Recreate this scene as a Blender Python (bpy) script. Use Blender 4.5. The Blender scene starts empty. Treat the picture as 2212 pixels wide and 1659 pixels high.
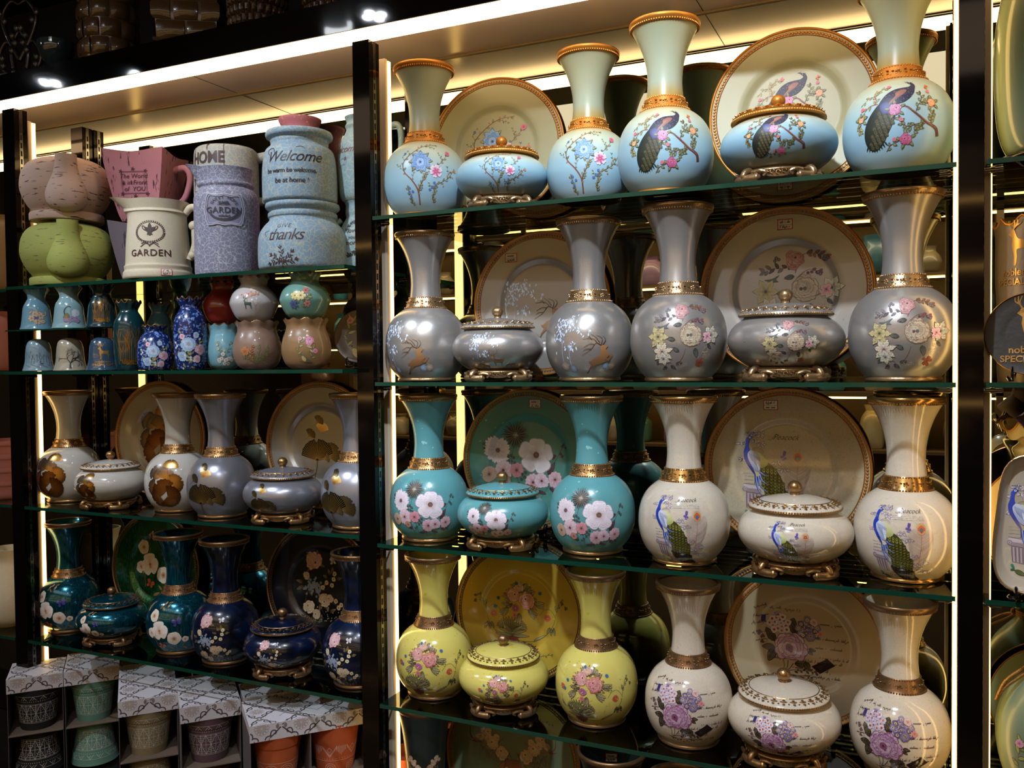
import bpy, math, random, cmath
from mathutils import Vector, Matrix
PI = math.pi
C = bpy.context.scene.collection
rnd = random.Random(7)

# ------------------------------------------------------------------ camera model
F, CX, CY, CZ, YA, PT, RO = 1900.145, 1.1432, -1.8853, .0513, .4327, -.0268, -.0109
FW = Vector((-math.sin(YA)*math.cos(PT), math.cos(YA)*math.cos(PT), math.sin(PT)))
_rt = Vector((math.cos(YA), math.sin(YA), 0)); _up = _rt.cross(FW)
RT = _rt*math.cos(RO)+_up*math.sin(RO); UP = -_rt*math.sin(RO)+_up*math.cos(RO)
CAM = Vector((CX, CY, CZ))
def at(px, py, Y):            # world point seen at a pixel of the photograph, on the plane y = Y
    d = FW+RT*((px-1106)/F)-UP*((py-829.5)/F)
    return CAM+d*((Y-CY)/d.y)
def rad(px, w, Y):            # radius of a round thing w pixels wide
    p = at(px, 800, Y); d = p-CAM; z = d.dot(FW)
    return .5*w*z/F*(z/math.hypot(z, d.dot(RT)))
def facing(X, Y=.12):         # turn about z that makes a front (-y) look at the viewer
    return math.atan2(CX-X, Y-CY)

# ------------------------------------------------------------------ colours and materials
def hx(s):
    c = [int(s[i:i+2], 16)/255 for i in (0, 2, 4)]
    return tuple((x/12.92 if x <= .04045 else ((x+.055)/1.055)**2.4) for x in c)+(1,)
def mixc(a, b, t): return tuple(a[i]*(1-t)+b[i]*t for i in range(4))
MATS = {}
def mat(name, col='808080', rough=.5, metal=0, coat=0, spec=.5, emit=0, ramp=None, speck=None, crack=None, scratch=None, bump=None, brush=None, sheen=None):
    if name in MATS: return MATS[name]
    m = bpy.data.materials.new(name); m.use_nodes = True; nt = m.node_tree; N = nt.nodes; L = nt.links
    b = N['Principled BSDF']
    c = hx(col) if isinstance(col, str) else col
    b.inputs['Base Color'].default_value = c; b.inputs['Roughness'].default_value = rough; b.inputs['Metallic'].default_value = metal
    b.inputs['Coat Weight'].default_value = coat; b.inputs['Coat Roughness'].default_value = .06
    b.inputs['Specular IOR Level'].default_value = spec
    if emit: b.inputs['Emission Color'].default_value = c; b.inputs['Emission Strength'].default_value = emit
    tc = N.new('ShaderNodeTexCoord'); cur = None
    def mixin(fac, c2, cur):
        x = N.new('ShaderNodeMix'); x.data_type = 'RGBA'
        L.new(fac, x.inputs[0])
        if cur is None: x.inputs[6].default_value = c
        else: L.new(cur, x.inputs[6])
        x.inputs[7].default_value = hx(c2)
        return x.outputs[2]
    def rampn(inp, a, b2):
        r = N.new('ShaderNodeMapRange'); r.inputs[1].default_value = a; r.inputs[2].default_value = b2
        r.inputs[3].default_value = 0; r.inputs[4].default_value = 1; L.new(inp, r.inputs[0]); return r.outputs[0]
    def noise(scale, detail=3, vec=None, stretch=None):
        n = N.new('ShaderNodeTexNoise'); n.inputs['Scale'].default_value = scale; n.inputs['Detail'].default_value = detail
        if stretch:
            mp = N.new('ShaderNodeMapping'); mp.inputs['Scale'].default_value = stretch; L.new(tc.outputs['Object'], mp.inputs[0]); L.new(mp.outputs[0], n.inputs['Vector'])
        else: L.new(tc.outputs['Object'], n.inputs['Vector'])
        return n.outputs['Fac']
    if ramp:      # [(z, colour)...] along the object's height: paint sprayed in bands
        s = N.new('ShaderNodeSeparateXYZ'); L.new(tc.outputs['Object'], s.inputs[0])
        z0, z1 = ramp[0][0], ramp[-1][0]
        f = rampn(s.outputs['Z'], z0, z1)
        r = N.new('ShaderNodeValToRGB'); L.new(f, r.inputs[0])
        el = r.color_ramp.elements
        while len(el) < len(ramp): el.new(.5)
        for e, (z, cc) in zip(el, ramp): e.position = (z-z0)/(z1-z0)
        for e, (z, cc) in zip(r.color_ramp.elements, ramp): e.color = hx(cc)
        cur = r.outputs[0]
    if brush:     # (colour, scale, stretch)
        cur = mixin(rampn(noise(brush[1], 4, stretch=brush[2]), .42, .62), brush[0], cur)
    if speck:     # (colour, scale, threshold)
        cur = mixin(rampn(noise(speck[1], 2), speck[2], speck[2]+.03), speck[0], cur)
    if crack:     # (colour, scale, width)
        v = N.new('ShaderNodeTexVoronoi'); v.feature = 'DISTANCE_TO_EDGE'; v.inputs['Scale'].default_value = crack[1]
        n2 = N.new('ShaderNodeTexNoise'); n2.inputs['Scale'].default_value = 40; L.new(tc.outputs['Object'], n2.inputs['Vector'])
        va = N.new('ShaderNodeMix'); va.data_type = 'RGBA'; va.inputs[0].default_value = .03
        L.new(tc.outputs['Object'], va.inputs[6]); L.new(n2.outputs['Color'], va.inputs[7]); L.new(va.outputs[2], v.inputs['Vector'])
        cur = mixin(rampn(v.outputs['Distance'], crack[2], 0), crack[0], cur)
    if scratch:   # (colour, scale, stretch, threshold)
        cur = mixin(rampn(noise(scratch[1], 5, stretch=scratch[2]), scratch[3], scratch[3]+.04), scratch[0], cur)
    if cur is not None: L.new(cur, b.inputs['Base Color'])
    if bump:      # (scale, distance)
        bn = N.new('ShaderNodeBump'); bn.inputs['Distance'].default_value = bump[1]; bn.inputs['Strength'].default_value = 1
        L.new(noise(bump[0], 2), bn.inputs['Height']); L.new(bn.outputs[0], b.inputs['Normal'])
    MATS[name] = m; return m
def matv(name, rough, metal=0, coat=0):     # printed decoration: colour from the mesh's own paint attribute
    m = mat(name, 'ffffff', rough, metal, coat); N = m.node_tree.nodes
    a = N.new('ShaderNodeAttribute'); a.attribute_name = 'Paint'
    m.node_tree.links.new(a.outputs['Color'], N['Principled BSDF'].inputs['Base Color']); return m
PRINT = matv('print_satin', .5); PRINTG = matv('print_gloss', .12, 0, .6); PRINTM = matv('print_metallic', .28, .75)

# ------------------------------------------------------------------ mesh builder
class MB:
    def __init__(s): s.v = []; s.f = []; s.m = []; s.c = {}
    def add(s, vs, fs, mi=0):
        o = len(s.v); s.v += [tuple(v) for v in vs]; s.f += [tuple(i+o for i in f) for f in fs]; s.m += [mi]*len(fs); return s
    def lathe(s, prof, seg=64, mi=0, fn=None, M=None, arc=2*PI, cap=False):
        if cap: prof = [(0, prof[0][1])]+list(prof)
        vs = []; full = arc > 6.28
        n = seg if full else seg+1
        for (r, z) in prof:
            for k in range(n):
                a = arc*k/seg; rr, zz = (r, z) if fn is None else fn(r, z, a)
                vs.append(Vector((rr*math.sin(a), -rr*math.cos(a), zz)))
        fs = []
        for i in range(len(prof)-1):
            for k in range(seg):
                k2 = (k+1) % n; fs.append((i*n+k, i*n+k2, (i+1)*n+k2, (i+1)*n+k))
        if M: vs = [M@v for v in vs]
        return s.add(vs, fs, mi)
    def box(s, x0, x1, y0, y1, z0, z1, mi=0, M=None):
        vs = [Vector((x, y, z)) for z in (z0, z1) for y in (y0, y1) for x in (x0, x1)]
        if M: vs = [M@v for v in vs]
        return s.add(vs, [(0, 2, 3, 1), (4, 5, 7, 6), (0, 1, 5, 4), (2, 6, 7, 3), (0, 4, 6, 2), (1, 3, 7, 5)], mi)
    def ball(s, c, r, mi=0, n=10, sc=(1, 1, 1), M=None):
        h = max(4, n//2+1); vs = []
        for i in range(h+1):
            t = PI*i/h
            for k in range(n):
                a = 2*PI*k/n; v = Vector((r*sc[0]*math.sin(t)*math.cos(a), r*sc[1]*math.sin(t)*math.sin(a), -r*sc[2]*math.cos(t)))
                if M: v = M@v
                vs.append(v+Vector(c))
        fs = [(i*n+k, i*n+(k+1) % n, (i+1)*n+(k+1) % n, (i+1)*n+k) for i in range(h) for k in range(n)]
        return s.add(vs, fs, mi)
    def tube(s, pts, r0, r1=None, n=8, mi=0, smooth=4, closed=False):
        r1 = r0 if r1 is None else r1
        P = [Vector(p) for p in pts]
        if smooth > 1: P = catmull(P, smooth, closed)
        m = len(P); vs = []; up = Vector((0, 0, 1)); prev = None
        for i, p in enumerate(P):
            t = (P[min(i+1, m-1)]-P[max(i-1, 0)]); t = t.normalized() if t.length > 1e-9 else Vector((1, 0, 0))
            if prev is None:
                a = t.cross(up); a = a if a.length > .1 else t.cross(Vector((0, 1, 0)))
            else: a = prev-t*prev.dot(t)
            a = a.normalized(); prev = a; b = t.cross(a)
            f = i/max(1, m-1)
            r = r0(f) if callable(r0) else r0*(1-f)+r1*f
            vs += [p+a*r*math.cos(2*PI*k/n)+b*r*math.sin(2*PI*k/n) for k in range(n)]
        fs = [(i*n+k, i*n+(k+1) % n, (i+1)*n+(k+1) % n, (i+1)*n+k) for i in range(m-1) for k in range(n)]
        fs += [tuple(range(n-1, -1, -1)), tuple((m-1)*n+k for k in range(n))]
        return s.add(vs, fs, mi)
    def art(s, A, surf, scale=1, mi=1, off=.0003, thick=.0013, o=0, edge=.0033):
        if not A.t: return s
        zm = max(1e-6, A.z); E = edge/scale
        for (p, c, z) in A.t:
            st = [(p, c)]; d = off+thick*z/zm
            while st:
                (a, b, e), (ca, cb, ce) = st.pop()
                la, lb, le = abs(a-b), abs(b-e), abs(e-a)
                if max(la, lb, le) > E:
                    if la >= lb and la >= le: q = (a+b)/2; cq = mixc(ca, cb, .5); st += [((a, q, e), (ca, cq, ce)), ((q, b, e), (cq, cb, ce))]
                    elif lb >= le: q = (b+e)/2; cq = mixc(cb, ce, .5); st += [((b, q, a), (cb, cq, ca)), ((q, e, a), (cq, ce, ca))]
                    else: q = (e+a)/2; cq = mixc(ce, ca, .5); st += [((e, q, b), (ce, cq, cb)), ((q, a, b), (cq, ca, cb))]
                    continue
                if ((b-a).conjugate()*(e-a)).imag < 0: b, e, cb, ce = e, b, ce, cb
                k = len(s.v)
                for w, cc in ((a, ca), (b, cb), (e, ce)):
                    w = w*scale+o; s.v.append(tuple(surf(w.real, w.imag, d))); s.c[len(s.v)-1] = cc
                s.f.append((k, k+1, k+2)); s.m.append(mi)
        return s
    def mesh(s, name, mats, smooth=True, angle=40):
        me = bpy.data.meshes.new(name); me.from_pydata(s.v, [], s.f)
        for m in (mats if isinstance(mats, (list, tuple)) else [mats]): me.materials.append(m)
        me.polygons.foreach_set('material_index', s.m)
        if s.c:
            at_ = me.color_attributes.new('Paint', 'FLOAT_COLOR', 'POINT'); buf = [1.0]*(4*len(s.v))
            for i, c in s.c.items(): buf[4*i:4*i+4] = c
            at_.data.foreach_set('color', buf)
        me.polygons.foreach_set('use_smooth', [smooth]*len(s.f)); me.update()
        if smooth:
            try: me.set_sharp_from_angle(angle=math.radians(angle))
            except Exception: pass
        return me
    def obj(s, name, mats, parent=None, **k):
        o = link(name, s.mesh(name, mats, **k), parent); return o
def link(name, me, parent=None, loc=None):
    o = bpy.data.objects.new(name, me); C.objects.link(o)
    if parent: o.parent = parent
    if loc: o.location = loc
    return o
def tag(o, label=None, cat=None, group=None, kind=None):
    if label: o['label'] = label
    if cat: o['category'] = cat
    if group: o['group'] = group
    if kind: o['kind'] = kind
    return o
def thing(name, loc, label, cat, rz=0, group=None, sc=1):
    o = bpy.data.objects.new(name, None); C.objects.link(o); o.empty_display_size = .02
    o.location = loc; o.rotation_euler = (0, 0, rz); o.scale = (sc, sc, sc); return tag(o, label, cat, group)
def copy_tree(o, parent=None):
    c = o.copy(); C.objects.link(c)
    if parent: c.parent = parent
    for ch in o.children: copy_tree(ch, c)
    return c
def catmull(P, n=4, closed=False):
    if len(P) < 3: return [P[0]+(P[1]-P[0])*(i/n) for i in range(n+1)] if len(P) == 2 else P
    out = []; m = len(P); rng = m if closed else m-1
    for i in range(rng):
        g = (lambda k: P[k % m]) if closed else (lambda k: P[min(max(k, 0), m-1)])
        a, b, c, d = g(i-1), g(i), g(i+1), g(i+2)
        for j in range(n):
            t = j/n; out.append(.5*((2*b)+(c-a)*t+(2*a-5*b+4*c-d)*t*t+(3*b-a-3*c+d)*t**3))
    if not closed: out.append(P[-1])
    return out

# ------------------------------------------------------------------ surfaces that a print follows
def lathe_surf(prof, zref, th0=0):
    S = [0]
    for i in range(1, len(prof)): S.append(S[-1]+math.hypot(prof[i][0]-prof[i-1][0], prof[i][1]-prof[i-1][1]))
    j = min(range(len(prof)), key=lambda i: abs(prof[i][1]-zref)+(0 if prof[i][0] > .01 else 9)); s0 = S[j]
    rr = prof[j][0]
    def f(u, v, d):
        s = min(max(s0+v, 1e-6), S[-1]-1e-6)
        lo, hi = 0, len(S)-1
        while hi-lo > 1:
            m = (lo+hi)//2
            if S[m] <= s: lo = m
            else: hi = m
        t = (s-S[lo])/max(1e-9, S[hi]-S[lo]); (r0, z0), (r1, z1) = prof[lo], prof[hi]
        r = r0+(r1-r0)*t; z = z0+(z1-z0)*t; L = max(1e-9, math.hypot(r1-r0, z1-z0)); nr, nz = (z1-z0)/L, -(r1-r0)/L
        a = th0+u/rr; r += nr*d; z += nz*d
        return (r*math.sin(a), -r*math.cos(a), z)
    return f
def smooth_prof(pts, n=5):
    q = catmull([Vector((r, z, 0)) for r, z in pts], n); return [(max(0, v.x), v.y) for v in q]

# ------------------------------------------------------------------ 2-D drawing kit (units: cm on the thing)
class Art:
    def __init__(s): s.t = []; s.z = 1
    def up(s, d=1): s.z += d
    def fan(s, pts, col, cc=None, ctr=None):
        s.z += 1; col = hx(col) if isinstance(col, str) else col; cc = col if cc is None else (hx(cc) if isinstance(cc, str) else cc)
        ctr = sum(pts)/len(pts) if ctr is None else ctr
        for i in range(len(pts)): s.t.append(((ctr, pts[i], pts[(i+1) % len(pts)]), (cc, col, col), s.z))
    def strip(s, A, B, cs):
        s.z += 1; n = len(A)
        cs = [cs]*n if isinstance(cs, tuple) else cs
        for i in range(n-1):
            s.t.append(((A[i], A[i+1], B[i+1]), (cs[i], cs[i+1], cs[i+1]), s.z)); s.t.append(((A[i], B[i+1], B[i]), (cs[i], cs[i+1], cs[i]), s.z))
    def line(s, pts, w, w1=None, col='000000', n=4, col2=None):
        w1 = w if w1 is None else w1; P = catmull([complex(p) for p in pts], n) if n > 1 and len(pts) > 2 else [complex(p) for p in pts]
        m = len(P); A = []; B = []; cs = []; c0 = hx(col); c1 = hx(col2) if col2 else c0
        for i, p in enumerate(P):
            t = P[min(i+1, m-1)]-P[max(i-1, 0)]; t = t/abs(t) if abs(t) > 1e-9 else 1
            f = i/(m-1); ww = (w*(1-f)+w1*f)/2; A.append(p+t*1j*ww); B.append(p-t*1j*ww); cs.append(mixc(c0, c1, f))
        s.strip(A, B, cs)
    def leaf(s, p, ang, l, w, c0, c1=None, vein=None, bend=0.0, outline=True):
        dk = hx(mixh(c0, '201810', .62)) if w > .3 and outline else None
        c0 = hx(c0); c1 = c0 if c1 is None else hx(c1); A = []; B = []; cs = []; mid = []
        d = cmath.exp(1j*ang)
        for i in range(7):
            f = i/6; q = p+d*(l*f)+d*1j*(bend*l*f*f); h = w/2*math.sin(PI*f**.8)**.9 if 0 < f < 1 else 0.0
            A.append(q+d*1j*h); B.append(q-d*1j*h); cs.append(mixc(c0, c1, f)); mid.append(q)
        if dk: g_ = .05+w*.05; s.strip([a+d*1j*g_ for a in A], [b-d*1j*g_ for b in B], dk)
        s.strip(A, B, cs)
        if vein: s.line(mid[:6], w*.09, w*.04, vein, 1)
    def petal(s, p, ang, l, w, c0, c1, notch=.12, edge=None):
        d = cmath.exp(1j*ang); k = []
        for i in range(13):
            t = -1+2*i/12; y = w/2*math.sin(t*PI/2)*(1-.25*abs(t)**3); x = l*(.35+.65*math.cos(t*PI/2)**.55 if abs(t) < 1 else .35)-l*notch*math.exp(-(t*6)**2)
            k.append(p+d*complex(x, y))
        if edge: s.fan([p]+[p+(q-p)*1.05 for q in k], edge, edge, p+d*l*.5)
        s.z += 1; ci = hx(c0); co = hx(c1); m = p+d*l*.5; cm = mixc(ci, co, .6); P = [p]+k
        cs = [ci]+[co]*13
        for i in range(14): s.t.append(((m, P[i], P[(i+1) % 14]), (cm, cs[i], cs[(i+1) % 14]), s.z))
    def flower(s, p, r, n, cin, cout, cc='d8b040', rot=0, w=1.1, notch=.12, cr=.16, edge=None, jit=.12):
        for k in range(n):
            a = rot+2*PI*k/n; rr = r*(1+rnd.uniform(-jit, jit)); s.petal(p, a, rr, 2*r*math.sin(PI/n)*w, cin, cout, notch, edge)
        if cc: s.dot(p, r*cr, cc)
        s.up(1)
    def rose(s, p, r, dark, mid, light, seed=1):     # ruffled, many-layered
        g = random.Random(seed); p0 = p
        for lay, (rr, n) in enumerate(((1, 8), (.83, 8), (.66, 7), (.5, 6), (.36, 6), (.24, 4))):
            p = p0+r*.1*lay*.5*cmath.exp(1j*(seed+lay*.5))
            for k in range(n):
                a = 2*PI*(k+.5*lay)/n+g.uniform(-.28, .28)
                s.petal(p, a, r*rr*g.uniform(.78, 1.08), 2*r*rr*math.sin(PI/n)*g.uniform(1.1, 1.5), mixh(dark, mid, g.uniform(.1, .6)), mixh(light, mid, g.uniform(0, .45)), g.uniform(.02, .16), mixh(mid, dark, .3) if lay < 5 else None)
        s.fan([p+r*.12*cmath.exp(1j*2*PI*k/8) for k in range(8)], dark, dark); s.up(1)
    def dot(s, p, r, col, cc=None, n=9, sx=1, ang=0):
        s.fan([p+cmath.exp(1j*ang)*complex(r*sx*math.cos(2*PI*k/n), r*math.sin(2*PI*k/n)) for k in range(n)], col, cc)
    def ring(s, p, r, w, col, n=24, a0=0, a1=2*PI):
        s.line([p+r*cmath.exp(1j*(a0+(a1-a0)*k/n)) for k in range(n+1)], w, w, col, 1)
    def poly(s, pts, col, cc=None, ctr=None, sm=3):
        s.fan(catmull([complex(p) for p in pts], sm, True) if sm > 1 else pts, col, cc, ctr)
    def ear(s, pts, col, col2=None):     # concave outline, filled by ear clipping
        s.z += 1; P = [complex(p) for p in pts]; area = sum((P[i].conjugate()*P[(i+1) % len(P)]).imag for i in range(len(P)))
        if area < 0: P.reverse()
        ys = [q.imag for q in P]; y0, y1 = min(ys), max(ys); a = hx(col); b = hx(col2) if col2 else a
        cf = lambda q: mixc(a, b, (q.imag-y0)/max(1e-6, y1-y0)); g = 0
        while len(P) > 2 and g < 4000:
            g += 1; n = len(P); ok = False
            for i in range(n):
                A_, B_, D_ = P[i-1], P[i], P[(i+1) % n]
                if ((B_-A_).conjugate()*(D_-B_)).imag <= 1e-12: continue
                if any(inside(q, A_, B_, D_) for q in P if q not in (A_, B_, D_)): continue
                s.t.append(((A_, B_, D_), (cf(A_), cf(B_), cf(D_)), s.z)); P.pop(i); ok = True; break
            if not ok: P.pop(0)
    def twig(s, pts, w, col, lc, n=8, ll=.8, lw=.35, w1=None, col2=None, vein=None, seed=0, tip=True):
        s.line(pts, w, w*.4 if w1 is None else w1, col); P = catmull([complex(p) for p in pts], 6); g = random.Random(seed+len(pts))
        for k in range(n):
            f = (k+.7)/n; i = min(len(P)-2, int(f*(len(P)-1))); t = cmath.phase(P[i+1]-P[i]) if abs(P[i+1]-P[i]) > 0 else 0
            sd = 1 if k % 2 else -1; c = g.choice(lc); s.leaf(P[i], t+sd*g.uniform(.5, 1.1), ll*g.uniform(.7, 1.15), lw, c, col2 or c, vein)
        if tip: s.leaf(P[-1], cmath.phase(P[-1]-P[-3]), ll*.8, lw*.8, lc[0], None, vein)
    def put(s, A, f):
        z0 = s.z
        for (p, c, z) in A.t: s.t.append((tuple(f(q) for q in p), c, z0+z))
        s.z = z0+A.z
    def script(s, p, length, h, col, seed=0, w=.045, slope=0.0):    # a line of joined handwriting
        g = random.Random(seed); x = 0.0; pts = []
        while x < length:
            if g.random() < .14:
                if len(pts) > 2: s.line(pts, w, w, col, 3)
                pts = []; x += h*.7; continue
            up = g.choice((.5, .5, .5, 1.25, -.7, .6)); st = h*g.uniform(.28, .42)
            pts += [complex(x, x*slope), complex(x+st*.7+up*h*.25, x*slope+up*h), complex(x+st*.75, x*slope+.03*h)]; x += st
        if len(pts) > 2: s.line(pts, w, w, col, 3)
        n = 0
    def shift_script(s, p, *a, **k):
        B = Art(); B.script(0, *a, **k); s.put(B, lambda q: q+p)
def inside(q, a, b, c):
    f = lambda u, v, w: ((v-u).conjugate()*(w-u)).imag
    return f(a, b, q) >= 0 and f(b, c, q) >= 0 and f(c, a, q) >= 0
def mixh(a, b, t):
    v = [int(int(a[i:i+2], 16)*(1-t)+int(b[i:i+2], 16)*t) for i in (0, 2, 4)]; return '%02x%02x%02x' % tuple(v)
_tc = {}
def text_art(A, txt, p, size, col, shear=0, bold=0, space=1, align='CENTER', rot=0, squeeze=1):
    key = (txt, shear, bold, space, align)
    if key not in _tc:
        cu = bpy.data.curves.new('t', 'FONT'); cu.body = txt; cu.size = 1; cu.shear = shear; cu.offset = bold; cu.align_x = align; cu.space_character = space; cu.resolution_u = 3; cu.fill_mode = 'FRONT'
        o = bpy.data.objects.new('t', cu); C.objects.link(o); dg = bpy.context.evaluated_depsgraph_get()
        me = bpy.data.meshes.new_from_object(o.evaluated_get(dg)); me.calc_loop_triangles()
        _tc[key] = [[complex(me.vertices[i].co.x, me.vertices[i].co.y) for i in t.vertices] for t in me.loop_triangles]
        bpy.data.objects.remove(o); bpy.data.curves.remove(cu); bpy.data.meshes.remove(me)
    A.z += 1; c = hx(col); r = cmath.exp(1j*rot)
    for t in _tc[key]: A.t.append((tuple(p+r*complex(q.real*size*squeeze, q.imag*size) for q in t), (c, c, c), A.z))
def K(cx, cy, k):
    return lambda *xy: [complex((x-cx)*k, (cy-y)*k) for x, y in xy] if len(xy) > 1 else complex((xy[0][0]-cx)*k, (cy-xy[0][1])*k)
# ------------------------------------------------------------------ printed decorations
GL = ['6f7a4a', '8c8a55', '566048']
def art_blue_floral(plate=False):
    A = Art(); P = K(1490, 1130, .0372); g = random.Random(3); br = '7a4a3a'
    A.line(P((1445, 1335), (1440, 1240), (1400, 1170), (1345, 1110), (1340, 1040), (1420, 960), (1500, 915), (1590, 905)), .42, .06, br)
    A.line(P((1443, 1235), (1475, 1170), (1490, 1130), (1535, 1105), (1600, 1050), (1662, 985)), .28, .06, br)
    A.line(P((1550, 1315), (1553, 1210), (1600, 1180), (1650, 1150), (1692, 1095)), .2, .05, br)
    A.line(P((1395, 1335), (1378, 1270), (1368, 1215)), .16, .06, br)
    for q in (P((1345, 1110), (1312, 1078), (1288, 1062)), P((1340, 1040), (1325, 1000), (1350, 965)), P((1600, 1050), (1605, 1010), (1590, 985)), P((1652, 1150), (1655, 1120), (1640, 1080)), P((1440, 1260), (1465, 1215)), P((1500, 915), (1530, 930), (1560, 940)), P((1400, 1170), (1412, 1130), (1405, 1100)), P((1553, 1240), (1530, 1215), (1515, 1195))):
        A.twig(q, .09, br, GL, 5, .62, .26, seed=len(A.t))
    for q in (P((1345, 1110), (1340, 1040), (1420, 960), (1500, 915), (1590, 905)), P((1535, 1105), (1600, 1050), (1662, 985)), P((1553, 1210), (1600, 1180), (1650, 1150), (1692, 1095)), P((1550, 1315), (1553, 1210)), P((1395, 1335), (1378, 1270), (1368, 1215)), P((1443, 1235), (1475, 1170), (1490, 1130))):
        A.twig(q, .05, br, ['7d8450', '9a9560', '5f6a48'], 9, .8, .32, col2='b9ae7a', seed=len(A.t))
    for x, y in ((1380, 1220), (1375, 1252), (1402, 1243), (1550, 1188), (1520, 1232), (1545, 1215), (1385, 1278), (1338, 985)): A.flower(P((x, y)), .34, 5, '2b4f8e', '4a74b8', 'd8c060')
    for x, y in ((1640, 1135), (1682, 1145), (1435, 935), (1662, 1108), (1345, 1125), (1612, 1205), (1505, 905), (1560, 912)): A.dot(P((x, y)), .2, 'c8763a')
    p = P((1458, 1045)); A.up(4)
    for a in range(8): A.leaf(p+1.4*cmath.exp(.8j*a), .8*a, 1.7, .7, '6f7f52', 'b0b27c')
    A.flower(p, 2.3, 9, '2a54a4', '8fb8e2', None, .2, 1.0, -.1, edge='3a62a8'); A.flower(p-.2j, 1.65, 7, '244c9c', '7fabdc', None, .5, 1.0, -.05, edge='2c549c'); A.flower(p-.3j, 1.05, 6, '204690', 'a8ccee', None, .1, 1.0, edge='2c549c'); A.dot(p-.3j, .3, '244a94')
    p = P((1560, 1110)); A.flower(p, 1.6, 6, 'a23a6e', 'e6d8e6', None, .3, .8); A.flower(p-.2j, 1.1, 6, '9c1f5a', 'cf6a9a', 'c8a040', .8, .6)
    A.flower(P((1664, 978)), .75, 5, 'a8325a', 'd87890', None, .5, .9); A.flower(P((1700, 1100)), .4, 5, 'b04838', 'd89070', None)
    return A
def art_peacock_rose():
    A = Art(); P = K(840, 800, .0139); g = random.Random(5); br = '6a4038'
    A.up()
    for q, w in ((((530, 555), (420, 560), (350, 620), (290, 700), (250, 720)), .22), (((490, 545), (490, 460), (440, 420), (370, 430), (290, 500)), .16), (((480, 430), (500, 360), (560, 320), (650, 300)), .12), (((265, 780), (260, 850), (270, 900)), .08)):
        A.twig(P(*q), w, '9a6656', ['87854f', 'a29a60'], 6, 1.0, .36, col2='c2b47c', vein='5c5a3a', seed=len(A.t))
    A.line(P((835, 622), (920, 650), (1000, 720), (1080, 790), (1170, 870), (1250, 910), (1320, 960), (1352, 1055)), .25, .75, br, col2='5a3630'); A.line(P((840, 618), (1000, 705), (1170, 855), (1320, 945)), .08, .16, 'a07060')
    for q, w in ((((1150, 890), (1050, 890), (950, 930), (900, 990)), .22), (((960, 930), (900, 910), (850, 880), (825, 805)), .12), (((1030, 720), (1060, 640), (1110, 560), (1110, 470)), .16), (((1100, 590), (1190, 570), (1240, 560)), .12), (((1230, 880), (1240, 820), (1265, 750)), .1), (((640, 1230), (700, 1150), (800, 1110), (880, 1080)), .14), (((1000, 1000), (1040, 960), (1080, 930)), .1)):
        A.twig(P(*q), w, br, ['66704c', '7d8256', '565f42'], 6, 1.05, .42, col2='a5a578', vein='3c4432', seed=len(A.t))
    A.up(3)
    T = P((560, 545), (440, 690), (372, 820), (342, 950), (345, 1060), (378, 1150), (450, 1200), (530, 1180), (610, 1110), (690, 960), (745, 840), (768, 740), (720, 610), (650, 560))
    for k in range(9): A.leaf(P((380+30*k, 1120+8*k if k < 4 else 1200-14*k)), -PI/2+.15*(k-4), 1.1, .3, '1f261c')
    A.poly(T, '1d241d', '2b3428')
    for j in range(12):
        for i in range(6):
            x = 395+66*i+33*(j % 2)+(12-j)*16; y = 600+50*j
            q = P((x, y)); 
            if not inpoly(q, T): continue
            A.dot(q, .42, '4a4a30', '333a24', 9, .8, .5); A.dot(q-.05j, .26, '8a6a42', '6a5434', 8, .8, .5); A.dot(q-.1j, .11, '1c2830', None, 6)
            A.line([q+.35-.2j, q+.1+.5j], .05, .03, '56603a', 1)
    B = P((540, 575), (590, 480), (660, 405), (760, 355), (880, 338), (955, 330), (995, 300), (985, 270), (955, 248), (962, 230), (1000, 233), (1045, 268), (1060, 320), (1042, 380), (1022, 440), (960, 520), (880, 575), (800, 592), (720, 610), (640, 650), (570, 650))
    A.ear(catmull(B, 3, True), '23253c', '2c2c48')
    for k in range(70):
        x, y = g.uniform(560, 1010), g.uniform(350, 640); q = P((x, y))
        if inpoly(q, B): A.dot(q, g.uniform(.05, .1), g.choice(['7d86a0', '8d7a52', '59618c', 'a09070']), None, 5)
    A.poly(P((560, 580), (640, 545), (720, 600), (700, 690), (640, 720), (590, 690)), '39406e', '59649c')
    A.poly(P((668, 600), (700, 540), (762, 470), (758, 425), (830, 378), (900, 375), (922, 398), (880, 450), (800, 505), (735, 560)), '8a5a50', 'b07a68')
    for k in range(7): A.line(P((700+22*k, 575-26*k), (740+22*k, 540-20*k), (770+22*k, 500-12*k)), .06, .03, '5f3a3c')
    A.line(P((1003, 238), (1040, 240)), .16, .04, '5a5040', 1); A.dot(P((985, 248)), .1, 'd8d0c0', None, 6)
    for k in range(5): A.line([P((962, 235)), P((905+14*k, 222-5*k))], .04, .08, '4a5a52', 1)
    A.up(2)
    for (x, y, r, d, m, l) in ((765, 665, 85, '7a1440', 'b0407a', 'e6b0cc'), (905, 1085, 82, '7a1038', 'a82a60', 'dc8cb0'), (1250, 600, 58, 'a84a28', 'd07a50', 'efc8a0'), (295, 740, 42, 'b05430', 'd08a58', 'efcfa0')):
        q = P((x, y))
        for a in range(5): A.leaf(q+r*.0139*.8*cmath.exp(1j*(1.3*a+.4)), 1.3*a+.4, 1.0, .45, '6a7048', 'a8a678', '454a34')
        A.rose(q, r*.0139, d, m, l, x)
    for x, y in ((1225, 425), (655, 295), (298, 592), (750, 1075), (837, 818)): A.flower(P((x, y)), .42, 5, 'a82a44', 'd88090', 'e0b060', x)
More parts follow.
